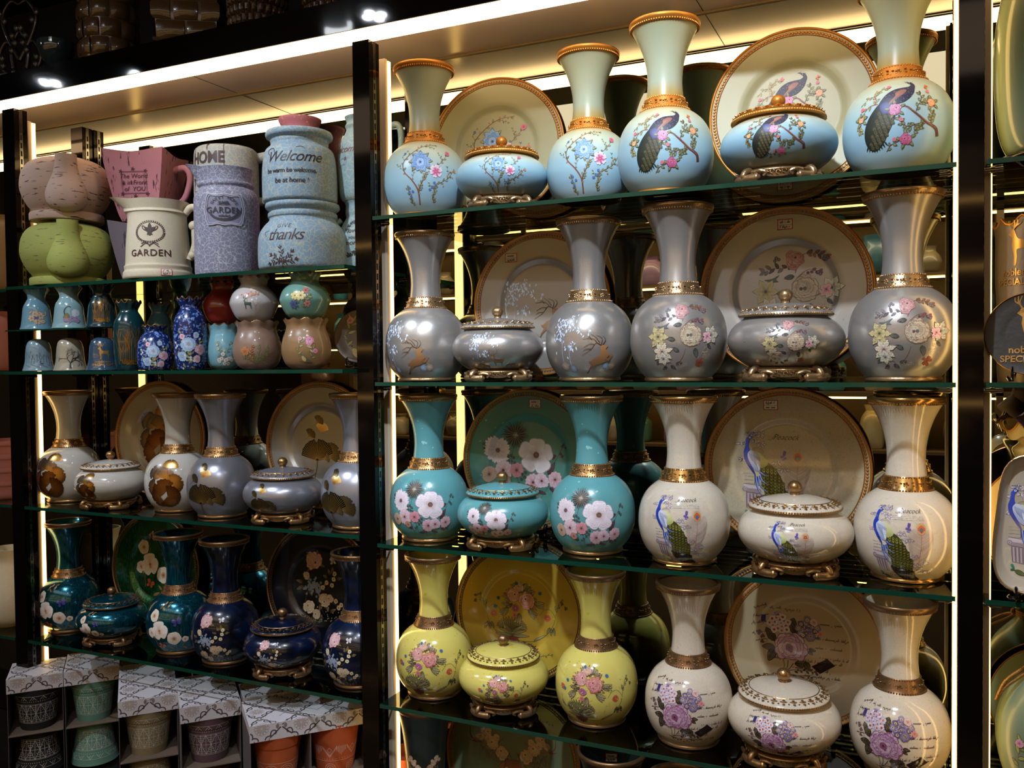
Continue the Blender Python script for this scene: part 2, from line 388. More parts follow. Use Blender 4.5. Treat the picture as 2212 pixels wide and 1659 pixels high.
    for a in (.5, 1.6, 3.5, 4.6): A.petal(P((1230, 340)), a, .6, .42, 'b04a24', 'd87840')
    return A
def inpoly(q, T):
    c = False; j = len(T)-1
    for i in range(len(T)):
        if (T[i].imag > q.imag) != (T[j].imag > q.imag) and q.real < (T[j].real-T[i].real)*(q.imag-T[i].imag)/(T[j].imag-T[i].imag)+T[i].real: c = not c
        j = i
    return c
def deer_leap(A, P, c0='53351e', c1='a2764a'):
    A.ear(catmull(P((1606, 1022), (1585, 1018), (1562, 1018), (1556, 1030), (1560, 1060), (1548, 1085), (1520, 1098), (1498, 1118), (1484, 1116), (1492, 1130), (1502, 1134), (1500, 1150), (1486, 1170), (1478, 1192), (1463, 1200), (1480, 1203), (1494, 1176), (1516, 1156), (1540, 1140), (1575, 1132), (1602, 1118), (1622, 1112), (1640, 1085), (1645, 1076), (1630, 1078), (1616, 1094), (1600, 1098), (1618, 1080), (1612, 1060), (1590, 1042)), 2, True), c0, c1)
    A.line(P((1590, 1108), (1606, 1112), (1628, 1128)), .16, .1, c0)
    for q in (((1566, 1020), (1530, 1004), (1495, 1045), (1440, 1080)), ((1545, 1010), (1510, 978), (1448, 980)), ((1560, 1016), (1568, 975), (1530, 955)), ((1520, 1012), (1490, 1010), (1455, 1030)), ((1552, 1000), (1530, 970), (1500, 950)), ((1500, 1040), (1470, 1040), (1450, 1052)), ((1570, 1015), (1590, 985), (1575, 960)), ((1505, 985), (1490, 965), (1480, 975))):
        A.line(P(*q), .17, .06, c0)
    A.dot(P((1578, 1026)), .05, '1c1410')
def art_deer_birch(kind=0):
    A = Art(); P = K(1490, 985, .0372); g = random.Random(11)
    for q in (((1303, 1128), (1310, 1010), (1330, 890)), ((1310, 1010), (1290, 940), (1270, 900)), ((1318, 960), (1360, 910), (1420, 880)), ((1357, 1148), (1358, 1040), (1368, 990)), ((1358, 1050), (1385, 1020), (1400, 1010))): A.line(P(*q), .14, .05, 'a9b4cc')
    def lv(cx, cy, rx, ry, n):
        for k in range(n):
            a = g.uniform(0, 6.28); r = g.random()**.6; A.leaf(P((cx+rx*r*math.cos(a), cy+ry*r*math.sin(a))), g.uniform(-2.4, -.7), g.uniform(.6, .9), .29, g.choice(['a8c2ea', 'bcd2f0', '8fb0e0', 'd4e2f2']), 'e4ecf4')
    lv(1315, 880, 72, 65, 38); lv(1400, 870, 70, 55, 26); lv(1460, 930, 40, 40, 9); lv(1280, 950, 40, 50, 11); lv(1368, 1020, 44, 40, 16); lv(1330, 990, 100, 100, 12)
    for x, y, r, c, e in ((1310, 1152, 34, 'b9a898', '7f6f66'), (1372, 1172, 26, '9db4cc', '6d8098'), (1650, 1150, 28, 'c2b29c', '8a7668'), (1604, 1152, 24, '9fb6d4', '7088a4')):
        q = P((x, y)); A.dot(q, r*.0372, e, c, 14)
        for k in range(26):
            a = g.uniform(0, 6.28); rr = r*.0372*g.random()**.5; A.dot(q+rr*cmath.exp(1j*a), .09, g.choice([c, 'd8ccbc', e]), None, 5)
    A.line(P((1280, 1190), (1480, 1210), (1680, 1180)), .05, .05, 'a8b4c0')
    if kind == 0: deer_leap(A, P)
    else:       # standing stag facing the viewer
        Q = K(860, 985, .0372); 
        A.ear(catmull(Q((795, 1048), (808, 1040), (822, 1048), (820, 1070), (826, 1082), (860, 1080), (895, 1078), (912, 1084), (904, 1098), (900, 1120), (905, 1142), (896, 1142), (888, 1112), (845, 1110), (838, 1118), (842, 1142), (834, 1142), (826, 1115), (812, 1090), (806, 1070), (798, 1062)), 2, True), '8a6038', 'c09468')
        for q in (((803, 1042), (790, 1015), (778, 975)), ((790, 1015), (772, 1005)), ((784, 995), (798, 978)), ((815, 1042), (838, 1015), (862, 978)), ((838, 1015), (868, 1010)), ((850, 998), (840, 975)), ((798, 1030), (812, 1008), (806, 985)), ((820, 1030), (826, 1005), (824, 985))): A.line(Q(*q), .12, .04, '7a4e2c')
    return A
def art_silver_floral(plate=False):
    A = Art(); P = K(1450, 905, .0305); g = random.Random(4); dk = '4a4644'
    for q in (((1435, 1115), (1480, 1050), (1500, 990)), ((1480, 800), (1490, 750), (1475, 720)), ((1490, 830), (1540, 790), (1600, 780)), ((1310, 960), (1330, 1010), (1400, 1100)), ((1640, 920), (1600, 940)), ((1480, 720), (1530, 690), (1580, 680))): A.line(P(*q), .16, .07, '6a5048')
    for x, y, a, l in ((1430, 930, 2.9, 1.9), (1455, 1010, 2.6, 1.7), (1565, 985, -1.3, 2.1), (1300, 1075, -2.2, 1.2), (1390, 1110, -.7, 1.6), (1430, 1100, 0.2, 1.5), (1475, 820, 3.3, 1.8), (1545, 690, .6, 1.2), (1360, 1120, -2.6, 1.4), (1660, 960, -.8, 1.3)): A.leaf(P((x, y)), a, l, l*.45, '3f4644', '6d6a60', '2a2c2c')
    A.twig(P((1480, 740), (1420, 770), (1350, 770), (1300, 790)), .1, '6a4a48', ['7d7474', '57484a', '8a8080'], 9, 1.2, .5, vein='443c3c'); A.twig(P((1545, 830), (1570, 790), (1620, 800)), .1, '7a5050', ['8a4850', '6a3a40'], 6, .7, .4)
    A.twig(P((1550, 690), (1600, 690), (1655, 715)), .1, '8a6a50', ['8a5a4a', '7a4a3a'], 8, 1, .4)
    for x, y in ((1370, 705), (1385, 715), (1362, 722), (1640, 725), (1655, 730), (1648, 712), (1610, 800), (1622, 812)): A.dot(P((x, y)), .32, '4a4450', '8a8088', 8)
    A.poly(P((1300, 835), (1345, 830), (1390, 808), (1370, 835), (1385, 850), (1340, 850)), '4f5456', '666a6c')
    A.up(3)
    p = P((1475, 722)); A.rose(p, 1.75, '6a2a34', 'a06068', 'd8b4ac', 5)
    A.rose(P((1535, 895)), 2.6, '5a3e34', '9a8068', 'd8ccb2', 7); A.dot(P((1535, 895)), .35, '5a6460')
    for x, y, r, c, o, n in ((1310, 905, 1.9, '7a6a40', 'cfc08a', 6), (1335, 1010, 1.9, '8a5060', 'e4dcc0', 7), (1340, 1060, 1.4, '5c5a54', 'd8d4c0', 6), (1685, 895, 1.9, '50504e', 'dcd8c0', 6), (1655, 905, 1.1, 'b0486a', 'e8b8c0', 4)):
        A.flower(P((x, y)), r, n, c, o, '3f4440', x, .72, -.22, .13, '6a6050')
    for a in (.3, 1.2, 2.6, 3.9, 5): A.petal(P((1612, 1090)), a, 1.15, .8, '6a2a20', 'a04a34')
    for k in range(90): A.dot(P((g.gauss(1635, 22), g.gauss(1010, 30))) if k < 55 else P((g.gauss(1480, 28), g.gauss(1110, 16))), .07, g.choice(['d8ccb8', 'b09880']), None, 5)
    for k in range(60): A.dot(P((g.uniform(1150, 1780), g.uniform(720, 1130))), g.uniform(.02, .06), '40362e', None, 5)
    return A
def art_teal_cosmos(plate=False):
    A = Art(); P = K(1530, 980, .037); g = random.Random(8)
    for q in (((1450, 880), (1430, 960), (1425, 1060), (1440, 1170)), ((1575, 960), (1540, 1060), (1545, 1200)), ((1345, 940), (1390, 1010), (1400, 1130)), ((1735, 890), (1690, 970), (1640, 1060)), ((1455, 1045), (1470, 1120), (1475, 1190)), ((1680, 1090), (1640, 1130), (1600, 1190)), ((1560, 1110), (1545, 1160), (1540, 1195))): A.line(P(*q), .09, .07, '38403e')
    for x, y, a, l, w in ((1640, 1060, 1.05, 2.9, 1.0), (1650, 970, .4, 1.5, .8), (1620, 1010, -.5, 1.7, .9), (1500, 1025, .1, 1.8, .8), (1480, 1165, .1, 2.4, .6), (1580, 1150, -.3, 2, .6), (1430, 1130, 2.8, 1.2, .6), (1650, 1130, -.6, 1.6, .5)): A.leaf(P((x, y)), a, l, w, '4a3038', '6a4a54', '2f2228')
    A.up(2)
    p = P((1450, 850))
    for k in range(58):
        a = 2*PI*k/58+g.uniform(-.04, .04); A.leaf(p+.5*cmath.exp(1j*a), a, g.uniform(2, 2.8), .17, '2c2422' if k % 3 else '8a7a62', '241e1c')
    A.dot(p, .75, '4c4038', '9a9484', 14)
    for k in range(30): A.dot(p+g.random()*.7*cmath.exp(1j*g.uniform(0, 6.3)), .06, 'c8c4b0', None, 5)
    A.up(2)
    p = P((1345, 935)); A.flower(p, 2.9, 14, 'b09aa4', 'e6dde2', None, .1, 1.25, .2, edge='c8b4bc'); A.flower(p, 2.2, 11, 'a08c98', 'ddd2dc', '7a5a50', .3, 1.1, .2); A.dot(p, .5, '6a4a44')
    p = P((1572, 955)); A.flower(p, 3.6, 5, 'b8a0ac', 'ece6ee', None, .25, .95, .04, edge='c0aebc'); A.dot(p, .62, '5c4038', '8a6a58', 12)
    for k in range(18): A.dot(p+.7*cmath.exp(1j*g.uniform(0, 6.3)), .09, 'c8a080', None, 5)
    for x, y, r, n, c, o in ((1378, 1045, 2.0, 8, 'b07a84', 'ddc8d0'), (1458, 1042, 1.6, 7, '9a4a58', 'd49aa4'), (1303, 1068, 1.6, 14, '7a5040', 'cfb8a0'), (1555, 1105, 1.7, 7, 'a85a70', 'e0c4d0'), (1605, 1095, 1.5, 6, 'b0708c', 'e4d0dc'), (1682, 1085, 1.5, 6, 'b06a80', 'e0c0cc'), (1400, 1100, .9, 5, '9a5a50', 'c49080')):
        A.flower(P((x, y)), r, n, c, o, '5a3a38', x, 1.15, .15, edge=mixh(c, o, .5))
    for x, y in ((1408, 968), (1425, 962), (1440, 975), (1430, 992), (1412, 990), (1446, 1000), (1492, 1062), (1510, 1052), (1505, 1078), (1488, 1090), (1730, 895), (1742, 912), (1722, 905), (1712, 945), (1722, 958), (1425, 1115), (1455, 1125), (1470, 1112), (1692, 1130), (1706, 1140), (1268, 900), (1272, 925)): A.dot(P((x, y)), .3, '33393c', '5a6262', 8)
    for k in range(70): A.dot(P((g.uniform(1230, 1830), g.uniform(720, 1180))), g.uniform(.02, .07), '9fc4c4', None, 5)
    return A
def art_peacock_blue(plate=False, text=True):
    A = Art(); P = K(950, 830, .0149); g = random.Random(9); lav = 'c4b8c6'
    for (x, y, n) in ((600, 395, 4), (700, 400, 9), (480, 510, 7), (490, 720, 5), (700, 520, 8), (640, 480, 5), (900, 740, 7), (980, 820, 6), (1200, 1140, 12), (1100, 1190, 9), (1260, 1280, 11), (1150, 1260, 9), (1060, 1060, 6)):
        for k in range(n): a = 2*PI*k/n+g.uniform(-.3, .3); A.leaf(P((x+14*math.cos(a), y+14*math.sin(a))), a, g.uniform(.5, 1.1), .36, g.choice([lav, 'b3a5b8', 'cfc6ce']), 'd6cdd2')
    for k in range(4): A.shift_script(P((505, 880+42*k)), 1.7, .17, 'a8a4a8', k, .03)
    for k in range(3): A.shift_script(P((770, 505+24*k)), 6.4, .15, 'b4b0b4', k+9, .026)
    A.ring(P((665, 640)), 1.2, .05, '6a6a78', 20, .2, 3.2); A.ring(P((665, 640)), .95, .04, '8a8a94', 20, .2, 3.2)
    A.ring(P((760, 1390)), 1.0, .09, '7a5a4a'); A.ring(P((760, 1390)), .75, .05, '7a5a4a'); A.shift_script(P((715, 1395)), 1.2, .3, '7a5a4a', 3, .06)
    # column
    c1, c2, c3 = '9a8890', 'c8bcc0', '5e4e5a'
    A.poly(P((505, 1008), (700, 1030), (700, 1075), (510, 1062)), c2, sm=1); A.poly(P((515, 1062), (705, 1075), (700, 1125), (530, 1110)), c1, sm=1); A.poly(P((533, 1115), (692, 1132), (700, 1325), (546, 1302)), c1, sm=1)
    for k in range(8): A.line([P((540+20*k, 1122+2*k)), P((552+19*k, 1298+2.6*k))], .11, .11, c3 if k % 2 == 0 else c2, 1)
    for x, y in ((520, 1072), (688, 1098)): A.dot(P((x, y)), .46, c1, c2, 14); A.ring(P((x, y)), .32, .06, c3, 14); A.dot(P((x, y)), .1, c3)
    A.line(P((505, 1008), (700, 1030)), .09, .09, c3, 1); A.line(P((530, 1110), (700, 1128)), .07, .07, c3, 1)
    # eye feather
    A.line(P((1120, 1165), (1140, 900), (1152, 740)), .1, .06, 'b06a60'); g2 = random.Random(2)
    for k in range(44):
        f = k/43; b = P((1122+30*f, 1150-400*f)); ln = 1.5+1.0*math.sin(PI*f)
        for sd in (-1, 1): A.line([b, b+complex(sd*ln*.6, ln*.35), b+complex(sd*ln, ln*.95)], .05, .018, g2.choice(['b89a98', 'a88a88', 'c4aea8', '9a8a7a']), 2)
    p = P((1146, 665))
    for k in range(34):
        a = 2*PI*k/34; A.line([p+.5*cmath.exp(1j*a), p+g2.uniform(1.5, 1.9)*complex(math.cos(a)*.8, math.sin(a)*1.15)], .06, .02, 'b8a490', 1)
    A.dot(p, 1.15, 'c09868', 'd0ac7a', 16, .75); A.dot(p-.1j, .88, 'b84a38', 'd07a48', 16, .8); A.dot(p-.2j, .58, '8a3040', 'b8403c', 14, .9); A.dot(p-.25j, .36, '1f5a78', '2f86a0', 12)
    # butterflies
    q = P((978, 650)); A.petal(q-.3j, 1.35, 1.3, .7, '46388c', '5a4aa4'); A.petal(q-.4j, 2.6, .6, .6, '46388c', '6a5ab4'); A.petal(q-.5j, .2, .6, .6, '3a2f80', '6a5ab4'); A.petal(q-.5j, -1.6, .5, .7, '46388c', '8a7cc4')
    q = P((575, 1405)); A.petal(q, 2.0, 1.3, .6, '1f4a54', '3a8a6a'); A.petal(q, 3.0, .7, .5, '163a44', '2f6a5a'); A.leaf(q, -.4, 1.9, .7, '3f5a34', '5a6e40')
    # peacock
    A.up(5)
    T = P((700, 790), (780, 740), (870, 800), (950, 920), (1000, 1050), (1032, 1180), (1060, 1300), (1120, 1400), (1185, 1440), (1105, 1505), (960, 1490), (860, 1430), (780, 1330), (735, 1225), (770, 1180), (740, 1050), (715, 930))
    A.ear(catmull(T, 3, True), '3a2c1a', '4a4826')
    pts = []
    for j in range(17):
        for i in range(-4, 5):
            f = j/16; cx = 760+330*f+(10 if f > .8 else 0); cy = 790+650*f; x = cx+i*46+(23 if j % 2 else 0)-20*(1-f); y = cy+i*8
            if inpoly(P((x, y)), T): pts.append((y, x, f))
    for y, x, f in sorted(pts, reverse=True):
        if f < .66: cc, co = ('3e3e16', '8c8a3a') if f > .12 else ('6a6a28', 'b0ac58')
        else: cc, co = '2c2010', '5a4620'
        r = .42+.28*min(1, f*1.6); A.leaf(P((x, y))+.2j*r, -PI/2+.25, r*1.7, r*1.15, cc, co, None); A.dot(P((x, y))-.55j*r+.1, r*.28, '2e3a20' if f < .66 else '2a1e10', None, 7)
    A.ear(catmull(P((640, 600), (720, 645), (795, 740), (765, 792), (705, 805), (690, 690)), 3, True), 'a8b060', 'd4dca0')
    A.ear(catmull(P((555, 605), (600, 595), (650, 615), (690, 660), (706, 740), (697, 850), (640, 835), (580, 765), (545, 690)), 3, True), '8c9cc8', 'ccd4e6')
    for k in range(16): A.line(P((565+9*k, 625+4*k), (575+8*k, 670+6*k), (600+6*k, 720+7*k)), .045, .03, '4a5690')
    for k in range(10): A.line(P((650+5*k, 700+3*k), (660+4*k, 760+4*k), (690, 840)), .04, .03, 'e6eaf2')
    for a, b, c in (((700, 860), (750, 895), (805, 905)), ((650, 915), (680, 1080), (790, 1215)), ((680, 915), (700, 1020), (790, 1110)), ((700, 905), (730, 970), (805, 1015))):
        q = P(a, b, c); A.line(q, .5, .08, '2c479c', col2='4a68b8'); A.line([w+.05 for w in q], .14, .03, 'a8bce0')
    A.ear(catmull(P((552, 432), (575, 413), (603, 422), (607, 440), (580, 462), (566, 510), (568, 560), (578, 592), (548, 635), (556, 700), (590, 770), (640, 870), (648, 920), (625, 885), (560, 795), (512, 705), (499, 620), (522, 540), (530, 462)), 3, True), '1f2f86', '2c4ac0')
    A.line(P((636, 900), (640, 990), (632, 1010)), .09, .06, '2c2a34', 1)
    A.dot(P((577, 436)), .2, 'e8e8ec', None, 8); A.dot(P((577, 436)), .1, '101010', None, 6); A.line(P((600, 430), (635, 425)), .1, .03, '3a3a3a', 1)
    for k in range(6): A.line([P((573, 415)), P((545+18*k, 372+2*abs(k-2)))], .035, .035, '3c4a80', 1); A.dot(P((545+18*k, 370+2*abs(k-2))), .08, '2c4490', None, 6)
    A.up(4)
    if text: text_art(A, 'Peacock', P((1000, 455)), 1.45, '3a3838', .55, -.012, 1.0, 'CENTER', .0, .95); A.line(P((800, 450), (830, 462), (880, 395), (905, 385)), .05, .05, '3a3838')
    return A
def art_yellow(plate=False):
    A = Art(); P = K(1565, 920, .0367); g = random.Random(12); ol = ['665c38', '787048', '5a4a30', '86845a']
    def scroll(m):
        f = lambda *xy: [complex(m*(q.real+2.2)-2.2, q.imag) for q in (P(*xy) if len(xy) > 1 else [P(*xy)])]
        A.line(f((1500, 1110), (1600, 1105), (1680, 1060), (1735, 985), (1755, 900), (1780, 835)), .16, .1, '6e6238'); A.line(f((1745, 930), (1710, 890), (1670, 895), (1640, 935)), .1, .08, '6e6238')
        A.leaf(f((1600, 1100))[0], .5 if m > 0 else PI-.5, 3.4, .5, '8f8a60', 'b0a878', '6a603c'); A.flower(f((1695, 945))[0], .85, 5, '9a3a2c', 'c8604a', 'e0b050', .3); A.twig(f((1780, 835), (1800, 820), (1820, 860)), .1, '6e6238', ol, 4, .9, .4)
        for x, y, a in ((1722, 1015, -1.6), (1735, 1010, -1.2), (1712, 1010, -2.0)): A.leaf(f((x, y))[0]+.3j, a if m > 0 else PI-a, 1.8, .6, '6f6844', '9a9468', '54503a')
        A.leaf(f((1760, 900))[0], 1.9 if m > 0 else PI-1.9, 1.6, .6, '8f8a60', 'b8b080', '6a603c'); A.leaf(f((1770, 870))[0], .9 if m > 0 else PI-.9, 1.2, .5, '8f8a60', 'b8b080')
    scroll(1)
    if plate: scroll(-1)
    else: A.line(P((1440, 1090), (1370, 1060), (1310, 1010), (1290, 950)), .14, .1, '6e6238'); A.flower(P((1303, 895)), .8, 5, '9a3a2c', 'c8604a', 'e0b050'); A.leaf(P((1320, 1030)), 2.4, 2, .5, '8f8a60', 'b0a878')
    for a in range(-8, 9): A.leaf(P((1445+4*a, 1060-4*abs(a))), PI/2-.19*a, 3.8-.12*abs(a), .7, '645a38', 'a29868', '4a4228')
    for a in range(-4, 5): A.leaf(P((1445, 1075)), -PI/2+.33*a, 2.9-.2*abs(a), .65, '7a2a26', '98463a', '4a1a18')
    for s_ in (-1, 1):
        for k in range(3): A.leaf(P((1450, 1080-12*k)), .25*k+.05 if s_ > 0 else PI-.25*k-.05, 4.4-.6*k, .7, '6f6640', 'a89f72', '4f4a2c')
    A.leaf(P((1560, 1165)), -1.3, 1.6, .8, '5a5438', '7a7450'); A.twig(P((1640, 1195), (1690, 1180), (1730, 1170)), .1, '6e6238', ol, 5, .7, .3)
    A.up(2)
    for k in range(46):
        a = g.uniform(-.5, 3.7); p0 = P((1500, 850)); A.leaf(p0+g.uniform(1.8, 3.0)*cmath.exp(1j*a), a+g.uniform(-.4, .4), g.uniform(1.2, 2.4), .6, g.choice(ol), g.choice(['b4ac84', '9f9c74', 'c0a888']), '5f5a3c')
    for k in range(16): a = g.uniform(.2, 3.0); A.dot(P((1500, 850))+g.uniform(3.2, 4.4)*cmath.exp(1j*a), .2, g.choice(['c8707a', 'b85868', '8a7a50']))
    for x, y, a in ((1420, 900, 3.9), (1560, 900, -.7), (1500, 930, -1.8), (1600, 860, -.1)):
        for d in (-.25, 0, .25): A.leaf(P((x, y)), a+d, 2.7, .8, '8a8258', 'b4a884', '5c5438')
    A.up(2); A.rose(P((1452, 812)), 1.9, '8a3a44', 'c07078', 'ecccc0', 4); A.rose(P((1548, 845)), 2.0, '8a2a34', 'b85a60', 'e8bcae', 6); A.rose(P((1495, 760)), 1.1, '8a5048', 'b87a70', 'dcc0a8', 6)
    A.flower(P((1470, 900)), .95, 6, '8a2a6a', 'b06a94', 'e0c060'); A.flower(P((1465, 945)), .6, 5, 'b03a54', 'd07884', None)
    for x, y in ((1475, 737), (1640, 790), (1347, 842), (1325, 900)): A.flower(P((x, y)), .45, 5, '2a4a78', '4f7aa8', None)
    for k in range(70 if not plate else 20): A.dot(P((g.gauss(1500, 190), g.gauss(860, 140))), g.uniform(.04, .16), 'd8d020', None, 5, 1.8, g.uniform(0, 3))
    return A
def art_cream(plate=False):
    A = Art(); P = K(1010, 760, .0131); g = random.Random(14)
    rows = ((380, 190, 26, .12), (1230, 400, 4.2, 0), (1190, 635, 6, .0), (1160, 780, 5.2, 0), (1230, 930, 5.4, .05), (1010, 1010, 9, 0), (210, 215, 2.8, -.5), (200, 360, 3, -.3), (180, 470, 3, -.2), (190, 640, 2.6, -.3), (240, 760, 2.8, -.4), (500, 1010, 3, 0), (820, 1130, 9, .05), (1000, 1240, 7, 0))
    for i, (x, y, L, sl) in enumerate(rows): A.shift_script(P((x, y)), min(L, 7.5), .5, '4a3838' if i % 3 else '5c4440', i+3, .055, -sl*.6)
    A.poly(P((335, 310), (402, 322), (392, 442), (322, 430)), '3a2f74', sm=1); A.ring(P((270, 400)), .9, .05, '6a6058')
    A.poly(P((1345, 920), (1465, 1020), (1235, 1175), (1108, 1072)), '241a1e', '32262a', sm=1); A.ring(P((1240, 1080)), .3, .06, '5c4a44'); A.line(P((1180, 1080), (1330, 1010)), .05, .05, '5c4a44', 1)
    for q in (((640, 950), (690, 1080), (670, 1220)), ((750, 1020), (740, 1120), (700, 1200)), ((830, 1060), (770, 1150), (690, 1210)), ((600, 1200), (680, 1225), (900, 1245), (1140, 1200)), ((700, 1200), (850, 1160), (960, 1150)), ((1000, 680), (960, 700), (900, 760))): A.line(P(*q), .18, .1, '5a4638')
    A.twig(P((840, 1180), (960, 1160), (1100, 1150), (1180, 1170)), .08, '5a4638', ['4a3a30', '5f4a3c'], 9, .7, .35); A.twig(P((660, 1230), (800, 1270), (980, 1290), (1100, 1250)), .08, '5a4638', ['3f3028', '5f4a3c'], 9, .7, .3)
    for x, y in ((270, 600), (300, 590), (320, 620), (290, 640), (350, 660), (330, 690), (365, 680), (340, 750), (355, 770), (330, 770)): A.dot(P((x, y)), .28, '5a3a44', '8a6a6c', 8)
    A.line(P((290, 600), (330, 680), (345, 770), (440, 760)), .06, .06, '5a4638')
    for x, y, a, l, w in ((770, 545, 1.25, 2.9, 1.9), (880, 600, 2.1, 3.2, 1.3), (550, 740, 2.2, 3.4, 1.5), (545, 830, 3.2, 2.7, 1.3), (540, 850, -2.0, 3.1, 1.6), (850, 1060, .1, 2.9, 1.4), (1010, 1010, -1.1, 2.0, 1.2), (1060, 800, -.2, 1.5, .7), (1060, 830, -.7, 1.2, .6)): A.leaf(P((x, y)), a, l, w, '3c3428', '6e6250', '2a241c')
    A.up(2)
    for cx, cy, rows_, cols in ((610, 440, 1, [('c8643a', 'e4dcec', '7a64a0'), ('e09040', 'd8d0e6', '6a589a')]), (1060, 480, 2, [('e0c878', '6a5a8a', '4a3a6a'), ('d8c080', '8a80a8', '54407a')])):
        for k in range(18):
            r = 150*math.sqrt((k+.5)/18); a = 2.4*k; x, y = cx+r*math.cos(a)*1.05, cy+r*math.sin(a); ce, pe, ed = cols[k % 2]
            A.flower(P((x, y)), .72, 8, mixh(pe, ce, .3), pe, None, k, 1.2, .1, edge=ed); A.dot(P((x, y)), .3, ce); A.dot(P((x, y)), .12, '5a3a30')
    A.flower(P((1145, 370)), .8, 6, 'b06a70', 'e4c8b8', None, 0, 1.2, edge='8a5a78'); A.flower(P((1240, 545)), .75, 4, 'b05a5c', 'd89a90', None, 1.5, .7); A.flower(P((1095, 600)), 1.05, 9, 'c8b078', '7a6aa0', '6a5a30', 0, 1.2, edge='4a3a60')
    for k in range(8): A.line([P((560, 330)), P((520+14*k, 250+4*abs(k-4)))], .06, .04, '8a6aa0', 1)
    A.up(2); A.rose(P((795, 800)), 3.35, '5a2a54', '9a5a8e', 'dcc4cc', 21); A.flower(P((765, 810)), .9, 7, '3a1e34', '8a4a70', '2a1620', .3, 1)
    return A
def ginkgo(A, p, ang, r, ci, co, line=None, stem=None, spread=1.35, rag=.06):
    d = cmath.exp(1j*ang); n = 26; pts = []
    for k in range(n+1):
        t = -spread+2*spread*k/n; rr = r*(1-.1*abs(t/spread)**3-(.16 if abs(t) < .06 else 0)+rag*math.sin(k*2.3)*.6); pts.append(p+d*rr*cmath.exp(1j*t))
    A.z += 1; a, b = hx(ci), hx(co); mid = [p+(q-p)*.55 for q in pts]; cm = mixc(a, b, .45)
    for k in range(n):
        A.t.append(((p, mid[k], mid[k+1]), (a, cm, cm), A.z)); A.t.append(((mid[k], pts[k], pts[k+1]), (cm, b, b), A.z)); A.t.append(((mid[k], pts[k+1], mid[k+1]), (cm, b, cm), A.z))
    if line:
        for k in range(0, n+1): A.line([p+(pts[k]-p)*.1, p+(pts[k]-p)*.97], r*.008, r*.014, line, 1)
    if stem: A.line([p, p-d*r*.35+d*1j*r*.05, p-d*r*.8+d*1j*r*.2], r*.05, r*.03, stem)
def art_ginkgo_brown():
    A = Art(); P = K(1060, 1330, .058); g = random.Random(3)
    for x, y, a, r, ci, co in ((1010, 1240, 1.5, 2.9, 'd8b068', '9a6a28'), (930, 1270, 2.4, 2.6, 'b89050', '5c6470'), (965, 1290, 2.0, 3.0, 'd8a850', '6a6460'), (985, 1300, 1.2, 3.2, 'c89038', '6f6a66'), (1025, 1330, .4, 3.1, 'd89838', '6a4420'), (930, 1350, 3.1, 2.8, 'c08838', '5a5258'), (985, 1375, 2.3, 4.0, 'b87430', '643812'), (1000, 1400, .2, 3.6, 'a86428', '5c300e'), (960, 1400, -2.6, 3.3, 'b07030', '583210'), (1000, 1395, -.9, 3.7, 'a05c22', '54300f')):
        ginkgo(A, P((x, y)), a, r*1.12, ci, co, None, None, 1.5); 
        for k in range(9): t = -1.1+2.2*k/8; A.line([P((x, y)), P((x, y))+.85*r*cmath.exp(1j*(a+t))], .03, .02, mixh(ci, 'ffe0a0', .4), 1)
    A.line(P((975, 1440), (970, 1480), (985, 1510)), .08, .05, '8a6a40'); A.line(P((1000, 1260), (1010, 1360), (980, 1420)), .06, .06, '8a6a40')
    return A
def art_ginkgo_fan():
    A = Art(); P = K(1320, 1370, .058)
    ginkgo(A, P((1218, 1310)), 1.3, 2.9, 'd8a040', 'ecd8a0', 'c88a30', None, 1.0)
    for x, y, a, r in ((1195, 1262, .9, 2.2), (1148, 1330, .9, 2.3)): ginkgo(A, P((x, y)), a, r, '4a3820', '222c2a', 'b89a58', '8a7040', 1.2)
    ginkgo(A, P((1262, 1430)), .55, 4.4, '4a3c1c', '1c2a30', 'c8a860', '8a7040', 1.05); ginkgo(A, P((1200, 1450)), 1.65, 6.2, '3c2c14', '18201f', 'c0a058', '8a7040', 1.25, .03); ginkgo(A, P((1235, 1440)), .2, 2.2, '2c3c40', '2a4a50', 'c8a860', None, .7)
    return A
def orchid(A, p, r, rot=0): 
    A.flower(p, r, 3, 'c8a898', 'f0ece4', None, rot+PI/2, 1.0, 0, edge='c8c0b4'); A.petal(p, rot+.1, r*1.05, r*1.2, 'd8b8a8', 'f4f0ea', 0); A.petal(p, rot+PI-.1, r*1.05, r*1.2, 'd8b8a8', 'f4f0ea', 0); A.dot(p, r*.16, 'b87a50'); A.petal(p, rot-PI/2, r*.4, r*.3, 'b86a58', 'd8a080')
def poppy(A, p, r, rot=0): A.flower(p, r, 5, 'd0b09a', 'f0e8de', None, rot, 1.3, .04, edge='c8b8a8'); A.dot(p, r*.2, '9a7a40'); A.ring(p, r*.3, r*.08, 'c89a50')
def bfly(A, p, r, c0, c1, rot=0):
    for a, l in ((.6, 1), (2.2, .95), (-.5, .7), (-2.6, .7)): A.petal(p, rot+a, r*l, r*.75*l, c0, c1, .05, '20181c')
    A.line([p-r*.4j, p+r*.5j], r*.1, r*.05, '201818', 1)
